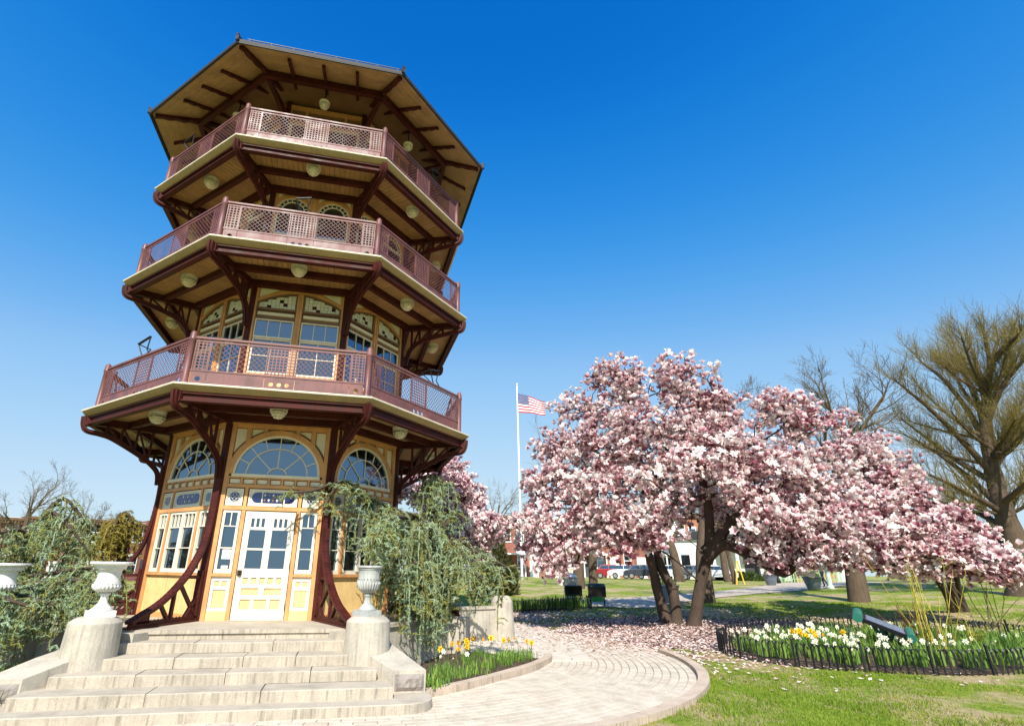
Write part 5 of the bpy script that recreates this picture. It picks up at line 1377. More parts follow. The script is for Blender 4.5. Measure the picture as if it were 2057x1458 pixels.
# ---------- weeping cedars
M['needle'] = leafmat('cedar_needles', [(0,(.20,.18,.035)), (.22,(.42,.39,.08)), (.42,(.23,.34,.17)), (.7,(.40,.53,.34)), (1,(.60,.70,.48))], .6, .25)
M['needle_gold'] = leafmat('cedar_needles_gold', [(0,(.22,.19,.03)), (.5,(.38,.31,.06)), (1,(.50,.40,.10))], .6, .25)
def cedar(name, label, limbs, trunk, seed, mat='needle', dens=10, thick=1.0):
    """limbs: list of dict(line=[(u,v,D)..], drop=(min,max) metres) ; strands hang from the limbs"""
    r = np.random.default_rng(seed); base = trunk[0]; root = empty(name, tuple(base)); tag(root, label, 'tree'); inv = Matrix.Translation(-Vector(base))
    def K(o): o.parent = root; o.matrix_parent_inverse = inv; return o
    tb = []; T_ = np.array(smooth_line([tuple(p) for p in trunk], 5)); tb.append((T_, np.linspace(.15,.05,len(T_))))
    V, F = many_tubes(tb, 8); K(raw('trunk', V, F4=F, mats=M['barkdark'], smooth=True))
    br = []; strands = []
    for lb in limbs:
        P = np.array(smooth_line([tuple(pix(*q)) for q in lb['line']], 6)); br.append((P, np.linspace(.055,.014,len(P))))
        seg = np.linalg.norm(np.diff(P,axis=0),axis=1); cum = np.concatenate([[0],np.cumsum(seg)]); L = cum[-1]
        strands.append((P, None))
        k = int(L*dens*lb.get('dens',1))
        for i in range(k):
            t = r.uniform(lb.get('from',.0),1)*L; j = min(np.searchsorted(cum,t),len(P)-1); o_ = P[j]+r.normal(size=3)*np.array([.05,.05,.03])
            hd = r.uniform(0,6.28); out = np.array([math.cos(hd), math.sin(hd), 0])*r.uniform(.05,.42)*lb.get('fan',1.0); dr = r.uniform(*lb['drop'])*(.55+.45*r.random())
            n = max(5,int(dr/.09)); S = [o_]; 
            for q in range(1,n+1):
                f = q/n; S.append(o_+out*(1-(1-f)**2.2)+np.array([0,0,.06*math.sin(min(1,f*3)*math.pi)-dr*f**1.35])+r.normal(size=3)*.012)
            S = np.array(S); S[:,2] = np.maximum(S[:,2], .15); strands.append((S, dr))
            br.append((S, np.linspace(.010,.004,len(S))))
            # side sprays
            for e in range(int(7*lb.get('side',1))):
                m0 = r.integers(1,len(S)); dd = unit(np.array([r.normal(),r.normal(),.15])); Ls = r.uniform(.08,.24); W = np.array([S[m0], S[m0]+dd*Ls*.6, S[m0]+dd*Ls+np.array([0,0,-.07])]); strands.append((W, .2))
    V, F = many_tubes(br, 4); K(raw('branches', V, F4=F, mats=M['barkdark'], smooth=True))['kind'] = 'stuff'
    Ps = []; Ds = []; Tn = []
    for S, dr in strands:
        seg = np.linalg.norm(np.diff(S,axis=0),axis=1); L = seg.sum(); k = int(L/.0042)
        if k < 2: continue
        cum = np.concatenate([[0],np.cumsum(seg)]); t = np.sort(r.uniform(0,L,k)); j = np.clip(np.searchsorted(cum,t)-1,0,len(S)-2); f = ((t-cum[j])/(seg[j]+1e-9))[:,None]
        Ps.append(S[j]*(1-f)+S[j+1]*f); Ds.append(unit(S[j+1]-S[j])); tone = r.choice([.05,.22,.45,.7,.95], p=[.14,.22,.22,.27,.15]); Tn.append(np.clip(tone+r.normal(size=k)*.10-.10*(t/L),0,1))
    P = np.concatenate(Ps); D = np.concatenate(Ds); T = np.concatenate(Tn); n = len(P)
    ropes = [(S+r.normal(size=S.shape)*.006, np.interp(np.linspace(0,1,len(S)),[0,.2,.8,1],[.005,.009,.008,.003])*thick*r.uniform(.7,1.3)) for S, dr in strands if dr is not None]
    V, F = many_tubes(ropes, 4); tt = np.concatenate([np.full(len(S)*4, r.choice([.15,.3,.45,.6,.75])) for S, q in ropes])
    K(raw('sprays', V, F4=F, smooth=True, mats=M[mat], attrs={'tint': np.clip(tt+r.normal(size=len(tt))*.08,0,1)}))['kind'] = 'stuff'
    nd = unit(rand_dirs(n,r)+D*.55); s = (.038*thick*r.uniform(.6,1.3,n))[:,None]; w = unit(np.cross(nd, rand_dirs(n,r)))*s*.14
    V = np.stack([P-w, P+w, P+nd*s], 1).reshape(-1,3)
    K(raw('needles', V, F3=np.arange(3*n).reshape(-1,3), mats=M[mat], attrs={'tint': np.repeat(T,3)}))['kind'] = 'stuff'
    return n
D0 = 13.0
trR = [np.array([4.05,-1.39,.05]), pix(902,1260,13.0), pix(890,1160,12.9), pix(882,1080,12.9), pix(868,1010,12.8), pix(858,972,12.8)]
LR = [dict(line=[(884,1075,12.9),(868,1000,12.8),(852,965,12.7),(872,958,12.7),(905,975,12.8)], drop=(.35,1.2), dens=3.4, side=1),
      dict(line=[(885,1085,12.9),(820,1035,12.3),(760,1010,11.8),(715,1000,11.5)], drop=(.6,1.7), dens=2.4),
      dict(line=[(740,1012,11.7),(700,980,11.5),(668,972,11.3),(630,985,11.2),(585,990,11.1),(545,1003,11.0)], drop=(.08,.35), dens=.8, side=.6, fan=.6),
      dict(line=[(715,985,11.5),(690,968,11.3),(660,1000,11.2),(655,1030,11.2)], drop=(.2,.8), dens=1.1),
      dict(line=[(885,1085,12.9),(840,1040,12.0),(800,1030,11.4),(755,1045,11.0)], drop=(.6,1.9), dens=2.4),
      dict(line=[(885,1070,12.9),(905,1040,13),(912,1030,13.1),(910,1060,13.2)], drop=(.3,.9), dens=1.3),
      dict(line=[(888,1100,12.9),(920,1085,12.5),(960,1110,12.3),(995,1140,12.3),(1015,1165,12.3)], drop=(.4,1.3), dens=1.7),
      dict(line=[(888,1100,12.9),(935,1095,13.4),(985,1120,13.6),(1020,1138,13.5),(1045,1135,13.4)], drop=(.2,.8), dens=.8),
      dict(line=[(888,1110,12.9),(870,1060,12.0),(850,1050,11.3),(835,1060,10.9)], drop=(.9,2.9), dens=3.2),
      dict(line=[(888,1130,12.9),(900,1090,12.0),(920,1100,11.5),(935,1120,11.3)], drop=(.5,1.6), dens=2.4),
      dict(line=[(888,1150,12.9),(830,1120,12.0),(790,1130,11.4),(770,1150,11.2)], drop=(.6,2.0), dens=2.6),
      dict(line=[(888,1140,12.9),(850,1100,13.5),(800,1090,13.8),(770,1100,14)], drop=(.4,1.4), dens=1.5),
      dict(line=[(890,1220,12.9),(860,1190,11.6),(840,1200,11.0)], drop=(.3,1.2), dens=2.6),
      dict(line=[(888,1160,12.9),(850,1130,11.2),(815,1140,10.7),(800,1160,10.6)], drop=(.5,1.6), dens=2.8),
      dict(line=[(830,1040,12.0),(790,1040,10.6),(765,1065,10.0),(742,1090,9.7)], drop=(.25,.62), dens=1.8, **{'from': .55}),
      dict(line=[(888,1150,12.9),(930,1140,12.2),(965,1160,12.0),(985,1185,12.0)], drop=(.3,.9), dens=1.6)]
cedar('weeping_cedar', 'blue-green weeping cedar drooping over the grey urn right of the steps', LR, trR, 51, dens=8)
trL = [np.array([-6.1,-1.0,.05]), pix(30,1180,14.6), pix(60,1080,14.4), pix(110,1010,14.2)]
LL = [dict(line=[(60,1080,14.4),(110,1012,14),(135,1005,13.8),(165,1040,13.6),(190,1085,13.6)], drop=(.6,1.5), dens=2.4),
      dict(line=[(60,1080,14.4),(100,1030,13.6),(140,1060,13.1),(180,1110,12.9)], drop=(.5,1.3), dens=2.2),
      dict(line=[(60,1090,14.4),(40,1065,14),(0,1070,13.8),(-60,1085,13.6)], drop=(.5,1.3), dens=1.8),
      dict(line=[(40,1160,14.4),(110,1150,13.2),(180,1140,12.3),(235,1150,11.8)], drop=(.5,1.2), dens=2.4),
      dict(line=[(40,1170,14.4),(90,1170,12.6),(150,1165,11.8),(200,1180,11.4)], drop=(.5,1.1), dens=2.4),
      dict(line=[(40,1170,14.4),(20,1190,12.4),(60,1200,11.6),(110,1215,11.3)], drop=(.4,.9), dens=2.2),
      dict(line=[(40,1150,14.4),(-10,1190,12.4),(-60,1210,11.6),(10,1215,11.2),(50,1225,11.0)], drop=(.4,.9), dens=2.0),
      dict(line=[(60,1100,14.4),(120,1080,14.4),(170,1090,14.4)], drop=(.5,1.4), dens=2.0),
      dict(line=[(40,1180,14.0),(-10,1190,11.4),(20,1205,10.6),(70,1220,10.4)], drop=(.4,.9), dens=2.6)]
cedar('weeping_cedar', 'dark green weeping cedar sprawling behind the urns left of the steps', LL, trL, 52, dens=7.5)
trG = [np.array([*pix(245,1180,17)[:2],.0]), pix(245,1120,17), pix(238,1050,17), pix(245,1030,17)]
LG = [dict(line=[(240,1060,17),(248,1030,17),(262,1040,16.9),(268,1070,16.8)], drop=(.5,1.5), dens=2.6), dict(line=[(240,1070,17),(228,1048,16.9),(210,1070,16.8),(200,1090,16.7)], drop=(.5,1.2), dens=2.6), dict(line=[(240,1065,17),(235,1045,16.6),(230,1060,16.4),(222,1075,16.3)], drop=(.5,1.3), dens=2.2)]
cedar('weeping_conifer', 'small golden-yellow weeping conifer between the left cedar and the tower', LG, trG, 53, 'needle_gold', dens=12, thick=1.2)

# ---------- grass blades
M['blade'] = leafmat('grass_blade', [(0,(.48,.37,.18)), (.22,(.42,.37,.09)), (.5,(.25,.32,.03)), (.8,(.16,.27,.02)), (1,(.31,.40,.05))], .6, .35)
def vnoise(x, y, s, seed=0):
    x = x*s+seed*13.7; y = y*s+seed*7.3; xi = np.floor(x); yi = np.floor(y); fx = x-xi; fy = y-yi; fx = fx*fx*(3-2*fx); fy = fy*fy*(3-2*fy)
    h = lambda a, b: np.modf(np.abs(np.sin(a*127.1+b*311.7+seed)*43758.5453))[0]
    return (h(xi,yi)*(1-fx)+h(xi+1,yi)*fx)*(1-fy)+(h(xi,yi+1)*(1-fx)+h(xi+1,yi+1)*fx)*fy
def blades(P, h_, w_, tint, r, lean=.5):
    n = len(P); a = r.uniform(0,6.28,n); side = np.stack([np.cos(a),np.sin(a),np.zeros(n)],1)*w_[:,None]; b_ = r.uniform(0,6.28,n)
    tip = P+np.stack([np.cos(b_)*lean, np.sin(b_)*lean, np.ones(n)],1)*h_[:,None]*np.stack([r.random(n),r.random(n),np.ones(n)],1)
    return np.stack([P-side,P+side,tip],1).reshape(-1,3), np.repeat(tint,3)
n = 260000; dist = 7.5+ (nr.random(n)**1.5)*24; ang = nr.uniform(R_(2),R_(62),n)
X = CAM_POS[0]+dist*np.sin(ang); Y = CAM_POS[1]+dist*np.cos(ang)
pr = np.hypot(X-PCX,Y-PCY); ok = ~((pr < PR1+.2) & (X < 9.6)) & ~((X < 9.0) & (Y > -2)) & (((X-BX)/(BA*1.02))**2+((Y-BY)/(BB*1.02))**2 > 1) & (((X-12.3)/4.4)**2+((Y-2.4)/3.8)**2 > 1)
lowline = np.interp(X, [p[0] for p in low], [p[1] for p in low]); ok &= ~((Y > lowline-.1) & (Y < lowline+6))
mask = vnoise(X,Y,.45,1)*.6+vnoise(X,Y,1.3,2)*.4; ok &= nr.random(n) < np.clip((.58-mask)*6,.06,1)
X, Y, mask = X[ok], Y[ok], mask[ok]; dd = np.hypot(X-CAM_POS[0],Y-CAM_POS[1]); n = len(X)
hgt = nr.uniform(.018,.05,n)*(1+.8*(vnoise(X,Y,2.2,3) > .66)); tint = np.clip(.90-mask*.75+(vnoise(X,Y,3.1,5)-.5)*.5+nr.normal(size=n)*.12,0,1)
V, Tn = blades(np.stack([X,Y,TZ(X,Y)-.005],1), hgt, .0035+.00045*dd, tint, nr, .6)
o = raw('grass', V, F3=np.arange(3*n).reshape(-1,3), mats=M['blade'], attrs={'tint': Tn}); tag(o, 'short patchy green grass blades of the lawn', 'grass', kind='stuff')

# ---------- bulb foliage and daffodils
M['bulbleaf'] = leafmat('bulb_leaf', [(0,(.08,.15,.03)), (.5,(.14,.27,.05)), (1,(.30,.42,.07))], .45, .3)
def strap_leaves(name, label, P, h_, r, parent=None, w=.012):
    n = len(P); a = r.uniform(0,6.28,n); sd_ = np.stack([-np.sin(a),np.cos(a),np.zeros(n)],1)*w*r.uniform(.7,1.3,n)[:,None]; out = np.stack([np.cos(a),np.sin(a),np.zeros(n)],1)*r.uniform(.05,.65,n)[:,None]
    h_ = (h_*(.75+.5*vnoise(P[:,0],P[:,1],1.7,4)))[:,None]; up_ = np.array([0,0,1.])
    A = P; B_ = P+up_*h_*.55+out*h_*.25; C2 = P+up_*h_*(.92)+out*h_*.75
    V = np.stack([A-sd_,A+sd_,B_-sd_,B_+sd_,C2],1).reshape(-1,3); k = np.arange(n)[:,None]*5
    return raw(name, V, F4=k+np.array([[0,1,3,2]]), F3=k+np.array([[2,3,4]]), mats=M['bulbleaf'], attrs={'tint': np.repeat(r.random(n),5)})
def clumps(n, cx, k, sp, r):
    j = r.integers(0,len(cx),n); return np.asarray(cx)[j]+r.normal(size=(n,2))*sp
r2 = np.random.default_rng(71)
# oval bed
cl = []
while len(cl) < 150:
    a = r2.uniform(0,6.28); f_ = math.sqrt(r2.random())*.93; x, y = BX+BA*f_*math.cos(a), BY+BB*f_*math.sin(a); cl.append((x,y))
Q = clumps(6500, cl, 0, .13, r2); P = np.stack([Q[:,0],Q[:,1],TZ(Q[:,0],Q[:,1])+.09],1)
o = strap_leaves('bulb_foliage', '', P, r2.uniform(.16,.38,len(P)), r2, w=.014); tag(o, 'dense green bulb leaves filling the fenced oval bed', 'foliage', kind='stuff')
# bed beside the steps
cl2 = [(3.3,-4.6),(3.1,-4.85),(3.6,-4.3),(3.9,-4.05),(4.3,-3.6),(4.0,-3.4),(4.7,-3.25),(4.9,-2.9),(5.2,-2.8),(4.6,-2.6),(4.1,-2.9),(3.5,-3.8),(5.4,-2.5),(3.0,-5.05),(2.95,-4.7),(5.1,-2.4),(3.3,-4.2),(4.45,-2.2)]
Q = clumps(1500, cl2, 0, .10, r2); P = np.stack([Q[:,0],Q[:,1],np.full(len(Q),.12)],1)
o = strap_leaves('bulb_foliage', '', P, r2.uniform(.06,.24,len(P)), r2, w=.008); tag(o, 'tufts of daffodil leaves and grass in the bed beside the steps', 'foliage', kind='stuff')
cl3 = [(x,y) for x in np.linspace(-6.0,-2.75,14) for y in (-5.6,-5.2,-4.8,-4.4,-4.0) if not (x > -3.0 and y > -4.7)]
Q = clumps(2600, cl3, 0, .2, r2); P = np.stack([Q[:,0],Q[:,1],np.full(len(Q),.12)],1)
o = strap_leaves('bulb_foliage', '', P, r2.uniform(.2,.42,len(P)), r2, w=.010); tag(o, 'bright green bulb leaves under the left cedar', 'foliage', kind='stuff')
cl4 = [(x,y) for x in np.linspace(8.1,12.1,16) for y in (9.0,9.4,9.8)]
Q = clumps(1500, cl4, 0, .22, r2); P = np.stack([Q[:,0],Q[:,1],TZ(Q[:,0],Q[:,1])+.12],1)
o = strap_leaves('bulb_foliage', '', P, r2.uniform(.2,.5,len(P)), r2, w=.012); tag(o, 'dark upright leaves in the small fenced bed beyond the walk', 'foliage', kind='stuff')
def flowermat(name, col): return plain(name, col, .6, var=.06, vscale=30, spec=.2)
M['daff_y'] = flowermat('yellow_petal', (.85,.58,.02)); M['daff_o'] = flowermat('orange_trumpet', (.85,.33,.02)); M['daff_w'] = flowermat('white_petal', (.86,.85,.76)); M['daff_c'] = flowermat('cream_cup', (.85,.78,.42)); M['stem'] = plain('flower_stem', (.10,.18,.04), .6)
def daffodil(pc, cc, hgt, size):
    o = empty('daffodil'); g = MB(); g.tube([(0,0,0),(.01,0,hgt*.6),(.03,.0,hgt),(.05,0,hgt+.005)], .005, 4); g.build('stem', M['stem'], o)
    g = MB(); c = Vector((.05,0,hgt)); s = size
    for i in range(6):
        a = math.pi*i/3; d = Vector((.18,math.cos(a),math.sin(a))).normalized(); t = Vector((0,-math.sin(a),math.cos(a)))
        g.add([c, c+d*s*.55+t*s*.28, c+d*s, c+d*s*.55-t*s*.28], [(0,1,2,3)])
    g.build('petals', M[pc], o)
    g = MB(); n = 8; rings = []
    for x, rr in ((0,.16),(.30,.24),(.5,.34)): rings.append([(c.x+x*s, c.y+rr*s*math.cos(2*math.pi*i/n), c.z+rr*s*math.sin(2*math.pi*i/n)) for i in range(n)])
    g.rings(rings, cap=False); g.build('trumpet', M[cc], o); return o
def plant(proto, spots, label, group, z=.0, r=r2, first=[None]):
    for i, (x, y) in enumerate(spots):
        o = copy_tree(proto, None); o.location = (x,y,tz(x,y)+z); o.rotation_euler = (r.normal()*.12, r.normal()*.12, R_(-110)+r.normal()*.7); s = r.uniform(.85,1.2); o.scale = (s,s,s); tag(o, label, 'flower', group)
pw = daffodil('daff_w','daff_c',.33,.062); py_ = daffodil('daff_y','daff_o',.37,.06); pf = daffodil('daff_y','daff_o',.30,.068); pfw = daffodil('daff_w','daff_c',.26,.045)
def bedspots(n, f0, f1, a0, a1, sp=.0):
    out = []
    for i in range(n): a = r2.uniform(R_(a0),R_(a1)); f_ = r2.uniform(f0,f1); out.append((BX+BA*f_*math.cos(a), BY+BB*f_*math.sin(a)))
    return out
plant(pw, bedspots(95,.2,.95,95,235)+bedspots(22,.35,.85,235,310)+bedspots(12,.3,.8,-40,60), 'white daffodil with creamy cup in the fenced oval bed', 'white daffodils in the oval bed', .08)
c1_ = pix(1605,1285,16.2); c2_ = pix(1637,1278,16.6); c3_ = pix(1690,1275,17.0)
ysp = [(c1_[0]+r2.normal()*.13, c1_[1]+r2.normal()*.13) for _ in range(9)]+[(c2_[0]+r2.normal()*.13, c2_[1]+r2.normal()*.13) for _ in range(7)]+[(c3_[0]+r2.normal()*.08, c3_[1]+r2.normal()*.08) for _ in range(2)]
plant(py_, ysp, 'bright yellow daffodil among the white ones in the oval bed', 'yellow daffodils in the oval bed', .10)
fs = [pix(932,1290,12.2),pix(944,1292,12.1),pix(958,1285,12.6),pix(946,1310,11.5),pix(885,1318,10.9),pix(1003,1302,12.4),pix(1012,1298,12.6),pix(1058,1303,12.7),pix(1070,1318,12.3),pix(950,1283,12.9),pix(922,1296,12.3),pix(915,1312,11.4),pix(965,1300,12.0),pix(985,1298,12.4),pix(1030,1300,12.6),pix(1042,1306,12.5),pix(900,1305,11.6)]
plant(pf, [(q[0],q[1]) for q in fs], 'small yellow daffodil in the bed beside the steps', 'yellow daffodils beside the steps', .13)
fw = [pix(880,1335,10.7),pix(893,1332,10.8),pix(905,1343,10.5),pix(940,1350,10.6)]
plant(pfw, [(q[0],q[1]) for q in fw], 'small white daffodil low in the bed beside the steps', 'white daffodils beside the steps', .12)
for q in (pw,py_,pf,pfw):
    for c in list(q.children): bpy.data.objects.remove(c)
    bpy.data.objects.remove(q)
# shrubs of stems in and behind the oval bed
M['kerria'] = plain('yellow_green_stem', (.42,.34,.04), .6, var=.3); M['redstem'] = plain('red_brown_stem', (.17,.06,.035), .6, var=.3); M['kleaf'] = leafmat('young_leaf', [(0,(.28,.30,.03)),(1,(.42,.40,.05))], .5, .4)
def stem_shrub(name, label, u, v, D, n, H, sp, mat, seed, leaves=0):
    r = np.random.default_rng(seed); p = pix(u,v,D); pos = (p[0],p[1],tz(p[0],p[1])); root = empty(name, pos); tag(root, label, 'shrub'); polys = []; L = []
    for i in range(n):
        b_ = r.normal(size=3)*np.array([.16,.16,0]); d = unit(np.array([r.normal()*sp, r.normal()*sp, 1.])); h_ = H*r.uniform(.45,1); pts = [b_]; x = b_.copy()
        for k in range(6): d = unit(d+r.normal(size=3)*.08); x = x+d*h_/6; pts.append(x.copy())
        polys.append((np.array(pts), np.linspace(.013,.004,7))); L += pts[2:]
        for e in range(3):
            q = pts[r.integers(2,6)]; d2 = unit(d+r.normal(size=3)*.5); polys.append((np.array([q,q+d2*.12,q+d2*.26]), np.array([.006,.004,.003])))
    V, F = many_tubes(polys, 4); raw('stems', V, F4=F, mats=M[mat], parent=root)
    if leaves:
        L = np.array(L); P = L[r.integers(0,len(L),leaves)]+r.normal(size=(leaves,3))*.04; s = r.uniform(.015,.035,leaves)[:,None]; a = rand_dirs(leaves,r)*s; b2 = rand_dirs(leaves,r)*s*.5
        raw('leaves', np.stack([P-a,P+b2,P+a],1).reshape(-1,3), F3=np.arange(3*leaves).reshape(-1,3), mats=M['kleaf'], parent=root, attrs={'tint': np.repeat(r.random(leaves),3)})['kind'] = 'stuff'
    return root
stem_shrub('twiggy_shrub', 'tall shrub of yellow-green stems behind the tilted green board', 1885,1300,18.0, 16, 2.6, .10, 'kerria', 81, 500)
stem_shrub('twiggy_shrub', 'red-brown stemmed shrub just right of the tilted green board', 1850,1295,18.2, 16, 1.3, .20, 'redstem', 82)
stem_shrub('twiggy_shrub', 'thin bare shrub of branching twigs near the right edge', 2010,1248,24, 7, 3.0, .30, 'twig', 83)
stem_shrub('twiggy_shrub', 'second thin bare shrub by the right edge with one leaning stem', 1985,1250,22, 5, 2.6, .42, 'twig', 84)
stem_shrub('twiggy_shrub', 'low yellowish leafy shrub right of the tall yellow stems', 1945,1285,19, 7, 1.0, .5, 'kerria', 85, 250)
# ================================================================== FLAG, HOUSES, CARS, PARK FURNITURE
M['whitepaint'] = paint('white_gloss', (.80,.80,.79), .4, .05, streak=.05)
M['flagred'] = plain('flag_red', (.42,.03,.05), .8, var=.1); M['flagwhite'] = plain('flag_white', (.80,.78,.76), .8, var=.05); M['flagblue'] = plain('flag_blue', (.03,.045,.18), .8, var=.1)
M['gold'] = plain('gold_ball', (.7,.5,.15), .3, .9)
fb2 = pix(1049,1165,55); ft = pix(1037,774,55)
fp = empty('flagpole', (fb2[0],fb2[1],tz(fb2[0],fb2[1]))); tag(fp, 'tall white flagpole standing on the lawn beyond the magnolias', 'flagpole')
HP = ft[2]-fp.location.z
g = MB(); g.lathe([(.14,0),(.14,.5),(.11,.55),(.10,HP*.5),(.06,HP)], 12); g.build('pole', M['whitepaint'], fp, True)
g = MB(); g.lathe([(.0,HP-.0),(.10,HP+.06),(.12,HP+.14),(.08,HP+.22),(0,HP+.26)], 10); g.build('ball', M['whitepaint'], fp, True)
fl = empty('flag', (fb2[0],fb2[1],pix(1041,828,55)[2])); tag(fl, 'striped red and white flag with blue starred canton flying from the pole', 'flag')
FHt = pix(1041,790,55)[2]-pix(1041,828,55)[2]; fdir = Vector((math.cos(R_(-20)), math.sin(R_(-20)), 0)); fn_ = Vector((-fdir.y, fdir.x, 0)); FLn = 3.15
def fpt(s, t):      # s along the fly 0..1, t up the hoist 0..1
    sag = -1.15*s**1.2*(.55+.45*t)-.12*s; wv = .26*math.sin(s*9+t*1.2)*(.25+s); sq = 1-.16*s
    p = fdir*(.07+FLn*s*.93)+fn_*wv; return (p.x, p.y, FHt*(t*sq)+sag*.55+.05*math.sin(s*8+t*3)*s)
def fpatch(s0, s1, t0, t1, n, off=0.0):
    g = MB(); V = []
    for i in range(n+1):
        s = s0+(s1-s0)*i/n
        for t in (t0,t1): p = fpt(s,t); V.append((p[0]+fn_.x*off, p[1]+fn_.y*off, p[2]))
    g.add(V, [(2*i,2*i+2,2*i+3,2*i+1) for i in range(n)]); return g
for i in range(13):
    t1 = 1-i/13; t0 = 1-(i+1)/13; s0 = .40 if i < 7 else 0
    fpatch(s0,1,t0,t1,18).build('stripe', M['flagred' if i % 2 == 0 else 'flagwhite'], fl)
g = MB(); V = []; n = 8
for i in range(n+1):
    for j in range(5): V.append(fpt(.40*i/n, 6/13+(7/13)*j/4))
g.add(V, [(i*5+j,(i+1)*5+j,(i+1)*5+j+1,i*5+j+1) for i in range(n) for j in range(4)]); g.build('canton', M['flagblue'], fl)
for r_i in range(9):
    for c_i in range(6 if r_i % 2 == 0 else 5):
        s = .035+.066*(c_i+(.5 if r_i % 2 else 0)); t = 6/13+7/13*(r_i+1)/10; g = MB()
        for off in (-.02,.02):
            c = fpt(s,t); V = []
            for k in range(10):
                a = math.pi/2+math.pi*k/5; q = .05 if k % 2 == 0 else .02; V.append((c[0]+fdir.x*q*math.cos(a)+fn_.x*off, c[1]+fdir.y*q*math.cos(a)+fn_.y*off, c[2]+q*math.sin(a)))
            g.add(V, [tuple(range(10))])
        g.build('star', M['flagwhite'], fl)

# ---------- row houses
def brickmat(name, c1, c2, mortar=(.35,.30,.26)):
    m, nt, b = newmat(name); v = coords(nt, obj=True)
    sw_ = N(nt, 'ShaderNodeMapping'); sw_.inputs['Rotation'].default_value = (R_(90),0,0); nt.links.new(v, sw_.inputs[0])
    bt = N(nt, 'ShaderNodeTexBrick'); bt.inputs['Scale'].default_value = 4.2; bt.inputs['Color1'].default_value = (*c1,1); bt.inputs['Color2'].default_value = (*c2,1); bt.inputs['Mortar'].default_value = (*mortar,1); bt.inputs['Mortar Size'].default_value = .012
    nt.links.new(sw_.outputs[0], bt.inputs['Vector']); c = mixc(nt, 1.0, bt.outputs[0], ramp(nt, noise(nt, v, .8, 5), [(.3,(.75,)*3),(.7,(1.12,)*3)]), 'MULTIPLY')
    nt.links.new(c, b.inputs['Base Color']); b.inputs['Roughness'].default_value = .9; return m
M['brick1'] = brickmat('red_brick', (.30,.085,.05), (.22,.06,.04)); M['brick2'] = brickmat('orange_brick', (.42,.16,.08), (.34,.12,.06)); M['brick3'] = brickmat('dark_red_brick', (.22,.05,.04), (.17,.045,.04))
M['formstone'] = stone('formstone', (.55,.50,.43), .2); M['whitewall'] = paint('white_render', (.80,.79,.76), .7, .06, streak=.1); M['darkdoor'] = plain('dark_door', (.05,.05,.06), .5)
def row_house(pos, rz, label, wall, w=5.2, h=7.6, seed=0, cornice='brown', porch=False):
    r = random.Random(seed); o = empty('row_house', pos, rz); tag(o, label, 'house', 'row houses across the street')
    g = MB(); g.box(-w/2+.01,w/2-.01,0,9,-1,h); g.build('wall', M[wall], o)
    g = MB(); g.box(-w/2+.02,w/2-.02,-.22,.3,h-.45,h-.12); g.box(-w/2+.012,w/2-.012,-.38,.35,h-.12,h+.10)
    for i in range(9): x = -w/2+.35+i*(w-.7)/8; g.box(x-.06,x+.06,-.34,-.22,h-.40,h-.12)
    c_o = g.build('cornice', M[cornice], o)
    g = MB(); g.box(-w/2+.05,w/2-.05,.36,8.9,h,h+.06); g.build('roof', M['roof'], o)
    for z in (1.2,4.4):
        for x in (-w/4,w/4):
            if z < 2 and x < 0: continue
            f = MB(); W, Hh = .95, 1.75
            f.box(x-W/2-.08,x+W/2+.08,-.07,.0,z-.12,z); f.box(x-W/2-.06,x+W/2+.06,-.05,.0,z+Hh,z+Hh+.22); f.box(x-W/2,x-W/2+.07,-.03,.0,z,z+Hh); f.box(x+W/2-.07,x+W/2,-.03,.0,z,z+Hh); f.box(x-W/2+.07,x+W/2-.07,-.03,.0,z+Hh/2-.04,z+Hh/2+.04)
            f.box(x-W/2+.07,x+W/2-.07,-.03,.0,z+Hh-.07,z+Hh); wn_ = f.build('window', M['whitepaint'], o)
            for q in (0,1): f = MB(); f.box(x-W/2+.071,x+W/2-.071,-.015,-.001,z+q*Hh/2+(.041 if q else .0),z+(q+1)*Hh/2-(.041 if not q else .071)); f.build('pane', M['glass'], wn_)
    f = MB(); x = -w/4; f.box(x-.55,x+.55,-.06,0,0,2.5); d_o = f.build('door', M['darkdoor' if r.random() < .5 else 'whitepaint'], o)
    f = MB(); f.box(x+.32,x+.40,-.10,-.06,1.0,1.1); f.build('handle', M['gold'], d_o)
    f = MB(); f.box(x-.7,x+.7,-1.0,0,-.6,-.3); f.box(x-.65,x+.65,-.7,0,-.3,0); f.build('doorstep', M['whitepaint'], o)
    if porch:
        f = MB(); f.box(-w/2+.1,w/2-.1,-1.6,0,2.7,2.9); p_o = f.build('porch_roof', M['whitepaint'], o)
        for x in (-w/2+.3,w/2-.3): f = MB(); f.lathe([(.12,0),(.10,.2),(.09,2.5),(.13,2.7)], 10, (x,-1.4,0)); f.build('porch_column', M['whitepaint'], p_o)
    return o
walls = ['brick2','brick1','brick2','formstone','brick3','brick2','brick1','whitewall']
words = {'brick1':'red brick','brick2':'orange brick','brick3':'dark red brick','formstone':'pale stone-faced','whitewall':'white'}
P0 = pix(955,1150,74); P1 = pix(1445,1150,78); ncount = 9; dv = (P1-P0)/ncount; rz0 = math.atan2(dv[1],dv[0]); wid = math.hypot(dv[0],dv[1])
places = ['right of the tower behind the conifer bush','just left of the flagpole foot','just right of the flagpole foot','behind the left reading board','behind the right reading board','between the reading boards and the magnolia trunk','behind the left magnolia trunk','between the two magnolia trunks','behind the right magnolia trunk']
for i in range(ncount):
    c = P0+dv*(i+.5); wl = walls[i % len(walls)]
    row_house((c[0],c[1],tz(c[0],c[1])), rz0, words[wl]+' row house '+places[i], wl, wid, 7.4+.5*((i*7) % 3)*.5, i, 'brown' if i % 3 else 'whitepaint', porch=(i % 3 == 1))
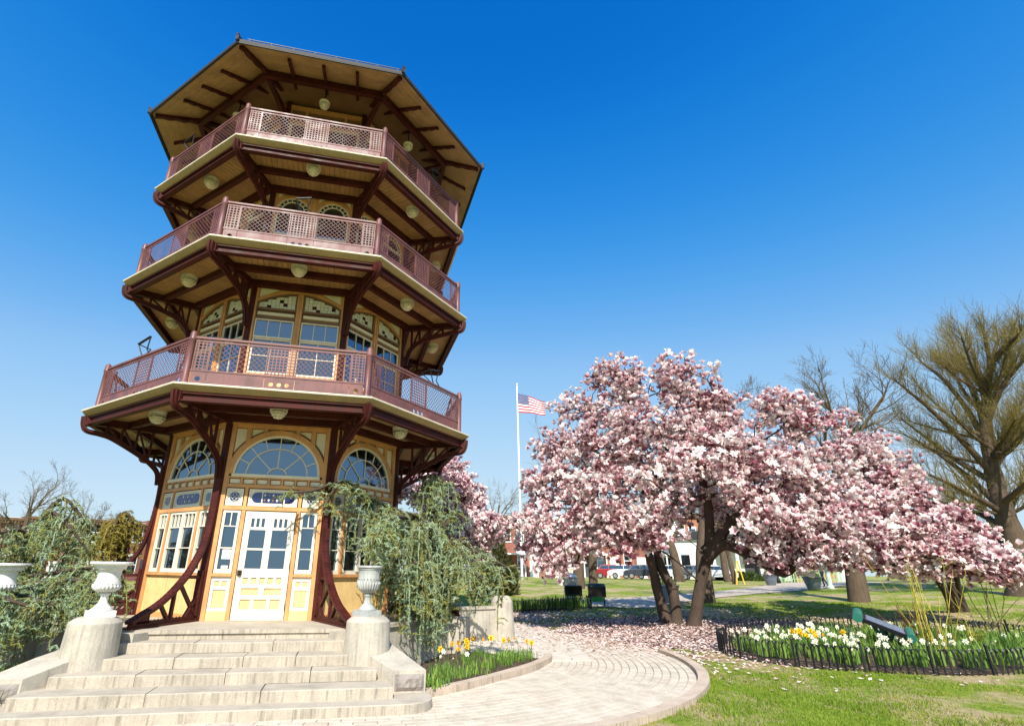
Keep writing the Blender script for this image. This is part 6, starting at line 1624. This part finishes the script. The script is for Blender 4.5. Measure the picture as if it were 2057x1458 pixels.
P0 = pix(-60,1140,66); P1 = pix(330,1140,70); ncount = 6; dv = (P1-P0)/ncount; rz0 = math.atan2(dv[1],dv[0]); wid = math.hypot(dv[0],dv[1])
lp = ['beyond the left edge of the cedar','behind the left part of the cedar','behind the middle of the left cedar','behind the right part of the left cedar','behind the golden conifer','with bracketed cornice just left of the tower']
for i in range(ncount):
    c = P0+dv*(i+.5); wl = ['brick1','brick3','brick1','brick2','brick3','brick1'][i]
    row_house((c[0],c[1],tz(c[0],c[1])-.4), rz0, words[wl]+' row house '+lp[i], wl, wid, 6.2+.25*(i % 2), 20+i)
# white columned building
wc = pix(1515,1160,74); wb_ = empty('white_building', (wc[0],wc[1],tz(wc[0],wc[1])), math.atan2(*(pix(1560,1150,74)-pix(1470,1150,74))[[1,0]])); tag(wb_, 'long white building with a columned porch beyond the park path', 'building')
g = MB(); g.box(-9,9,0,8,-.5,4.6); g.build('wall', M['whitewall'], wb_)
g = MB(); g.prism([(-9.4,4.6),(9.4,4.6),(0,7.0)], lambda p, t: (p[0],t,p[1]), -.4, 8.3); g.build('roof', M['roof'], wb_)
g = MB(); g.box(-4.2,4.2,-2.4,0,3.7,4.3); po = g.build('porch_roof', M['whitepaint'], wb_)
for x in (-3.9,-1.4,1.4,3.9): g = MB(); g.lathe([(.28,0),(.22,.25),(.18,3.4),(.28,3.7)], 12, (x,-2.1,0)); g.build('column', M['whitepaint'], po)
g = MB(); g.box(-.8,.8,-.06,0,0,2.6); g.build('door', M['darkdoor'], wb_)
for x in (-7.2,-5.2,2.6,5.2,7.2):
    g = MB(); g.box(x-.6,x+.6,-.05,0,1.1,2.9); wn_ = g.build('window', M['whitepaint'], wb_); g = MB(); g.box(x-.5,x+.5,-.07,-.051,1.2,2.8); g.build('pane', M['glass'], wn_)
# low brick wall / hedge in front
for i, (u, lab) in enumerate(((1492,'clipped dark hedge in front of the white building'),(1440,'round green bush left of the white building'))):
    p = pix(u,1160,68); bush('clipped_bush', lab, (p[0],p[1],tz(p[0],p[1])), 2.2 if i == 0 else 1.0, .9, 90+i, M['boxleaf'], 2500, .22)

# ---------- cars
def carpaint(name, col): 
    m, nt, b = newmat(name); b.inputs['Base Color'].default_value = (*col,1); b.inputs['Roughness'].default_value = .3; b.inputs['Coat Weight'].default_value = .6; return m
M['tyre'] = plain('tyre_rubber', (.02,.02,.02), .9); M['rimm'] = plain('wheel_rim', (.5,.5,.5), .35, .8); M['carglass'] = glassmat('car_glass'); M['tail'] = plain('tail_lamp', (.5,.02,.02), .3)
M['headl'] = plain('head_lamp', (.7,.7,.68), .2)
def car(u, v, D, rz, col, label):
    p = pix(u,v,D); o = empty('parked_car', (p[0],p[1],tz(p[0],p[1])+.03), rz); tag(o, label, 'car', 'cars parked along the street')
    side = [(-2.2,.35),(-2.25,.75),(-1.95,.95),(-1.0,1.0),(-.95,1.0),(1.15,1.0),(1.5,.98),(2.1,.85),(2.25,.6),(2.2,.32)]
    g = MB(); rings = []
    for y, k in ((-.88,.94),(-.80,1.0),(.80,1.0),(.88,.94)): rings.append([(x,y,.3+(z-.3)*k) for x,z in side])
    g.rings(rings); body = g.build('body', carpaint('paint_'+label[:6], col), o)
    cab = [(-1.75,.97),(-1.25,1.42),(-.9,1.50),(.25,1.50),(.55,1.44),(1.25,.99)]
    g = MB(); g.rings([[(x,y*(1-.16*(z-1)/.5),z) for x,z in cab] for y in (-.80,.80)]); cb = g.build('cabin', body.data.materials[0], o)
    for s in (-1,1):
        for a, b_ in ((-1.35,-.45),(-.38,.85)):
            g = MB(); yy = s*.80; top = 1.40
            P = [(a+.0 if a > -1 else a-.12,1.04),(b_ if b_ < .5 else b_+.15,1.04),(b_ if b_ < .5 else b_-.32,top),(a if a > -1 else a+.18,top)]
            g.prism(P, lambda q, t: (q[0], s*(.80*(1-.16*(q[1]-1)/.5)+t), q[1]), .004, .012); g.build('side_window', M['carglass'], cb)
    g = MB(); g.prism([(1.22,1.02),(.60,1.43),(.62,1.45),(1.25,1.04)], lambda q, t: (q[0]+.01,t,q[1]+.01), -.62, .62); g.build('windscreen', M['carglass'], cb)
    for x in (-1.4,1.4):
        for s in (-1,1):
            f = lambda R0, a, b_: [[(x+R0*math.cos(2*math.pi*i/14), y, .32+R0*math.sin(2*math.pi*i/14)) for i in range(14)] for y in (a,b_)]
            g = MB(); g.rings(f(.32,s*.70,s*.90)); wh = g.build('wheel', M['tyre'], o); g = MB(); g.rings(f(.20,s*.89,s*.915)); g.build('rim', M['rimm'], wh)
    for s in (-1,1):
        g = MB(); g.box(2.14,2.26,s*.65-.16,s*.65+.16,.62,.76); g.build('headlight', M['headl'], o); g = MB(); g.box(-2.27,-2.15,s*.68-.14,s*.68+.14,.68,.82); g.build('tail_light', M['tail'], o)
    return o
cdir = math.atan2(6-3,50)
for u, col, lab in ((1295,(.03,.035,.05),'dark blue car parked left of the left magnolia trunk'),(1352,(.75,.76,.76),'white car parked between the magnolia trunks'),(1232,(.30,.02,.02),'red car parked beyond the reading boards'),(1262,(.55,.57,.6),'silver car parked beyond the lawn right of the reading boards'),(1402,(.10,.11,.12),'dark grey car parked behind the right magnolia trunk'),(1435,(.6,.62,.65),'pale grey car parked in front of the white building')):
    car(u,1160,66,R_(-28),col,lab)

# ---------- park furniture
M['green'] = paint('green_bin', (.02,.30,.05), .4, .08); M['teal'] = paint('teal_paint', (.02,.16,.11), .45, .15); M['blacksheet'] = plain('black_board', (.012,.012,.014), .35); M['potgrey'] = plain('glazed_pot', (.13,.16,.20), .35, .1, .25); M['steel'] = plain('galvanised', (.40,.42,.43), .4, .7); M['bluescreen'] = plain('board_print', (.15,.20,.28), .25, var=.3, vscale=6); M['darkgreen'] = plain('dark_green_metal', (.015,.05,.03), .45)
def reading_board(ul, ur, v, D, vt, label):
    a = pix(ul,v,D); b_ = pix(ur,v,D); c = (a+b_)/2; o = empty('reading_board', (c[0],c[1],tz(c[0],c[1])), math.atan2(b_[1]-a[1], b_[0]-a[0])); tag(o, label, 'sign')
    w = math.hypot(*(b_-a)[:2]); Ht = pix(ul,vt,D)[2]-o.location.z
    for x in (-w/2,w/2): g = MB(); g.box(x-.035,x+.035,-.035,.035,-.2,Ht-.12); g.build('post', M['iron'], o)
    g = MB(); g.bar((0,-.30,Ht-.42),(0,.28,Ht),.01,.05); P = [(.22,Ht-.46),(-.16,Ht-.02),(-.13,Ht+.02),(.25,Ht-.42)]
    g = MB(); g.prism(P, lambda q, t: (t,q[0],q[1]), -w/2-.10, w/2+.10); g.build('board', M['blacksheet'], o)
    g = MB(); g.prism([(.21,Ht-.37),(-.11,Ht+.005),(-.105,Ht+.01),(.215,Ht-.365)], lambda q, t: (t,q[0]+.02,q[1]+.022), -w/2-.05, w/2+.05); g.build('print', M['bluescreen'], o)
    return o
reading_board(1141,1167,1217,26.8,1176,'black tilted reading board on two legs left of the green bin')
reading_board(1188,1215,1217,26.7,1177,'black tilted reading board on two legs in front of the green bin')
def bin_(u, v, D, label, mat, dome, Hh=.95, R0=.30):
    p = pix(u,v,D); o = empty('litter_bin', (p[0],p[1],tz(p[0],p[1]))); tag(o, label, 'bin')
    g = MB(); g.lathe([(R0*.82,0),(R0*.85,.05),(R0,Hh*.9),(R0*1.06,Hh*.9),(R0*1.06,Hh)], 16); g.build('body', M[mat], o, False)
    g = MB(); g.lathe([(R0*1.05,Hh),(R0*1.0,Hh+.12),(R0*.6,Hh+.26),(0,Hh+.30)] if dome else [(R0*1.08,Hh),(R0*1.08,Hh+.05),(R0*.8,Hh+.09),(0,Hh+.10)], 16); g.build('lid', M['steel' if dome else 'darkgreen'], o, True)
    for s in (-1,1): g = MB(); g.tube([(s*R0,0,Hh*.7),(s*(R0+.07),0,Hh*.72),(s*(R0+.07),0,Hh*.82),(s*R0,0,Hh*.84)], .015, 5); g.build('handle', M['steel'], o)
bin_(1148,1212,29,'grey domed litter bin behind the left reading board','steel',True,1.05,.36)
bin_(1200,1210,29,'bright green litter bin behind the right reading board','green',False,.75,.42)
def planter(u, v, D, label, R0=.42, Hh=.62, seed=0, mat='potgrey'):
    p = pix(u,v,D); o = empty('planter', (p[0],p[1],tz(p[0],p[1]))); tag(o, label, 'planter', 'park planters'); s = R0/.42
    g = MB(); g.lathe([(.22*s,0),(.26*s,.04),(.36*s,Hh*.55),(.42*s,Hh*.92),(.46*s,Hh*.94),(.46*s,Hh),(.40*s,Hh),(.38*s,Hh-.08),(0,Hh-.08)], 20); g.build('pot', M[mat], o, True)
    r = np.random.default_rng(seed); n = 500; d = rand_dirs(n,r); d[:,2] = np.abs(d[:,2]); P = d*r.uniform(.2,1,n)[:,None]*np.array([.42,.42,.34])*s+np.array([0,0,Hh-.05]); q = r.uniform(.05,.11,n)[:,None]; a = rand_dirs(n,r)*q; b_ = rand_dirs(n,r)*q*.5
    raw('plants', np.stack([P-a,P+b_,P+a],1).reshape(-1,3), F3=np.arange(3*n).reshape(-1,3), mats=M['bulbleaf'], parent=o, attrs={'tint': np.repeat(r.random(n),3)})['kind'] = 'stuff'
planter(1347,1211,28.6,'pale grey planter with bright green plants seen between the magnolia trunks',.46,.8,1,'steel')
planter(1636,1185,39,'dark blue-grey planter on the path edge beside the walking person',.5,.75,2)
planter(1550,1176,44.4,'small dark blue planter in the middle of the far path',.45,.75,3)
# lamp post
p = pix(1565,1170,50); o = empty('lamp_post', (p[0],p[1],tz(p[0],p[1]))); tag(o, 'slim dark lamp post on the far path', 'lamp post')
g = MB(); g.lathe([(.14,0),(.14,.25),(.08,.4),(.055,3.2),(.05,3.6)], 10); g.build('post', M['iron'], o, True)
g = MB(); g.lathe([(.06,3.6),(.16,3.75),(.20,4.1),(.10,4.35)], 10); g.build('lantern', M['flagwhite'], o, True); g = MB(); g.lathe([(.22,4.1),(.20,4.3),(.05,4.5),(0,4.6)], 10); g.build('cap', M['iron'], o, True)
# pale green pillar
p = pix(1669,1182,40); o = empty('gate_pillar', (p[0],p[1],tz(p[0],p[1]))); tag(o, 'pale green pillar standing beside the walking person', 'pillar'); M['palegreen'] = paint('pale_green_paint', (.55,.66,.58), .5, .08)
g = MB(); g.lathe([(.20,0),(.20,.12),(.13,.18),(.12,1.5),(.17,1.56),(.17,1.64),(.0,1.72)], 12); g.build('shaft', M['palegreen'], o); g = MB(); g.box(-.24,.24,-.24,.24,-.1,.03); g.build('base', M['stone'], o)
# person: one skinned body
def person(u, v, D, rz):
    p = pix(u,v,D); o = empty('person', (p[0],p[1],tz(p[0],p[1])), rz); tag(o, 'person in pale top, dark trousers and teal hat walking along the far path', 'person')
    J = [(0,0,.93,.13),(0,.0,1.12,.13),(0,.0,1.32,.15),(0,.0,1.45,.08),(0,.01,1.53,.055),(0,.02,1.62,.09),(0,.02,1.72,.085),
         (.17,0,1.40,.06),(.23,-.03,1.14,.045),(.22,.06,.92,.035),(.22,.09,.82,.038),(-.17,0,1.40,.06),(-.22,.06,1.15,.045),(-.20,.20,.98,.035),(-.20,.26,.90,.038),
         (.09,0,.88,.10),(.10,.12,.50,.065),(.10,.03,.10,.045),(.10,.14,.03,.04),(-.09,0,.88,.10),(-.10,-.06,.50,.065),(-.10,-.26,.14,.045),(-.10,-.17,.04,.04)]
    E = [(0,1),(1,2),(2,3),(3,4),(4,5),(5,6),(2,7),(7,8),(8,9),(9,10),(2,11),(11,12),(12,13),(13,14),(0,15),(15,16),(16,17),(17,18),(0,19),(19,20),(20,21),(21,22)]
    me = bpy.data.meshes.new('body'); me.from_pydata([j[:3] for j in J], E, []); b_ = link(bpy.data.objects.new('body', me), o)
    md = b_.modifiers.new('skin','SKIN')
    for i, j in enumerate(J): me.skin_vertices[0].data[i].radius = (j[3],j[3])
    me.skin_vertices[0].data[0].use_root = True; b_.modifiers.new('sub','SUBSURF').levels = 1; b_.modifiers['sub'].render_levels = 1
    m, nt, bs = newmat('person_body'); tc = N(nt,'ShaderNodeTexCoord'); sx_ = N(nt,'ShaderNodeSeparateXYZ'); nt.links.new(tc.outputs['Object'], sx_.inputs[0]); dv_ = N(nt,'ShaderNodeMath',operation='DIVIDE'); dv_.inputs[1].default_value = 2; nt.links.new(sx_.outputs[2], dv_.inputs[0])
    rp = N(nt,'ShaderNodeValToRGB'); rp.color_ramp.interpolation = 'CONSTANT'; e = rp.color_ramp.elements; e[0].position = 0; e[0].color = (.03,.03,.03,1); e[1].position = .04; e[1].color = (.02,.022,.03,1)
    for ps, c in ((.47,(.62,.64,.66,1)),(.735,(.45,.27,.19,1))): x = e.new(ps); x.color = c
    nt.links.new(dv_.outputs[0], rp.inputs[0]); nt.links.new(rp.outputs[0], bs.inputs['Base Color']); bs.inputs['Roughness'].default_value = .8; me.materials.append(m)
    g = MB(); g.lathe([(.105,1.70),(.115,1.74),(.11,1.80),(.07,1.85),(0,1.87)], 12, (0,.01,0)); g.build('hat', M['teal'], o, True)
    g = MB(); g.lathe([(.12,1.73),(.155,1.725),(.12,1.74)], 12, (0,.05,0)); g.build('hat_brim', M['teal'], o)
person(1657,1179,41.8,R_(20))
# green picket fence and timber shed beyond
p = pix(1612,1160,58); fo = empty('picket_fence', (p[0],p[1],tz(p[0],p[1])), R_(-35)); tag(fo, 'low green picket fence beyond the far path', 'fence'); M['picket'] = paint('green_picket', (.25,.42,.22), .6, .1)
g = MB(); g.box(-3,3,-.03,.03,.25,.33); g.box(-3,3,-.03,.03,.75,.83); g.build('rails', M['picket'], fo); g = MB(); g.box(-.05,.05,-.055,-.031,0,1.05); pk = g.build('picket', M['picket'], fo)
for i in range(24): q = pk if i == 0 else link(bpy.data.objects.new('picket', pk.data), fo); q.location.x = -2.9+i*.25
p = pix(1640,1155,64); so = empty('timber_shed', (p[0],p[1],tz(p[0],p[1])), R_(-35)); tag(so, 'orange-brown timber shed behind the green picket fence', 'shed'); M['timber'] = paint('orange_timber', (.50,.26,.08), .7, .25)
g = MB()
for i in range(14): g.box(-1.75+i*.25,-1.75+i*.25+.235,0,2.4,0,2.3)
g.build('wall', M['timber'], so); g = MB(); g.prism([(-.3,2.3),(2.7,2.3),(2.7,2.5),(-.3,2.9)], lambda q, t: (t,q[0],q[1]), -2,2); g.build('roof', M['roof'], so); g = MB(); g.box(-.45,.45,-.04,0,0,1.95); g.build('door', M['brown'], so)
# yellow stake frame by the slim tree
p = pix(1488,1174,47.5); yo = empty('tree_stake', (p[0],p[1],tz(p[0],p[1]))); tag(yo, 'yellow timber stakes propping the slim tree', 'stake'); M['yell'] = paint('yellow_stake', (.80,.55,.05), .6, .1)
for s in (-1,1): g = MB(); g.bar((s*.35,0,-.1),(s*.05,0,1.7),.07,.07); g.build('stake', M['yell'], yo)
g = MB(); g.bar((-.18,.0,1.0),(.18,0,1.0),.05,.05); g.build('cross_bar', M['yell'], yo)
# tilted green and black board in the oval bed
a = pix(1722,1236,17.6); b_ = pix(1828,1276,17.2); c = (a+b_)/2; o = empty('tilted_board', (c[0],c[1],tz(c[0],c[1])+.1)); tag(o, 'tilted black reading board with rolled teal ends in the oval bed', 'sign')
A = Vector(a)-Vector(o.location); B_ = Vector(b_)-Vector(o.location); ax_ = (B_-A).normalized(); sd2 = (Vector((c[0]-CAM_POS[0], c[1]-CAM_POS[1], 0)).normalized()+Vector((0,0,.10))).normalized()*.40
nm = ax_.cross(sd2).normalized(); nm = nm if nm.z > 0 else -nm
def plank_(q0, q1, w, t, off): return [q0-sd2*w+nm*off, q0+sd2*w+nm*off, q1+sd2*w+nm*off, q1-sd2*w+nm*off, q0-sd2*w+nm*(off+t), q0+sd2*w+nm*(off+t), q1+sd2*w+nm*(off+t), q1-sd2*w+nm*(off+t)]
BOXF = [(0,3,2,1),(4,5,6,7),(0,1,5,4),(1,2,6,5),(2,3,7,6),(3,0,4,7)]
g = MB(); g.add(plank_(A,B_,1.0,.09,-.045), BOXF); g.build('board', M['blacksheet'], o)
g = MB(); g.add(plank_(A+ax_*.18,B_-ax_*.12,.86,.006,.046), BOXF); g.build('print', M['bluescreen'], o)
for q in (A,B_): g = MB(); g.tube([q-sd2*1.12+nm*.02, q+sd2*1.12+nm*.02], .105 if q is A else .09, 12); g.build('rolled_end', M['teal'], o)
mid = (A+B_)/2
g = MB(); g.tube([Vector((mid.x,mid.y,-.15)), mid-nm*.04], .075, 10); g.build('post', M['teal'], o)
for q in (.28,.72): g = MB(); e_ = A.lerp(B_,q); g.bar((mid.x,mid.y,mid.z-.42), tuple(e_-nm*.05), .06, .06); g.build('brace', M['teal'], o)
# fence rail left of the far lawn seen behind the left urns (house fence)
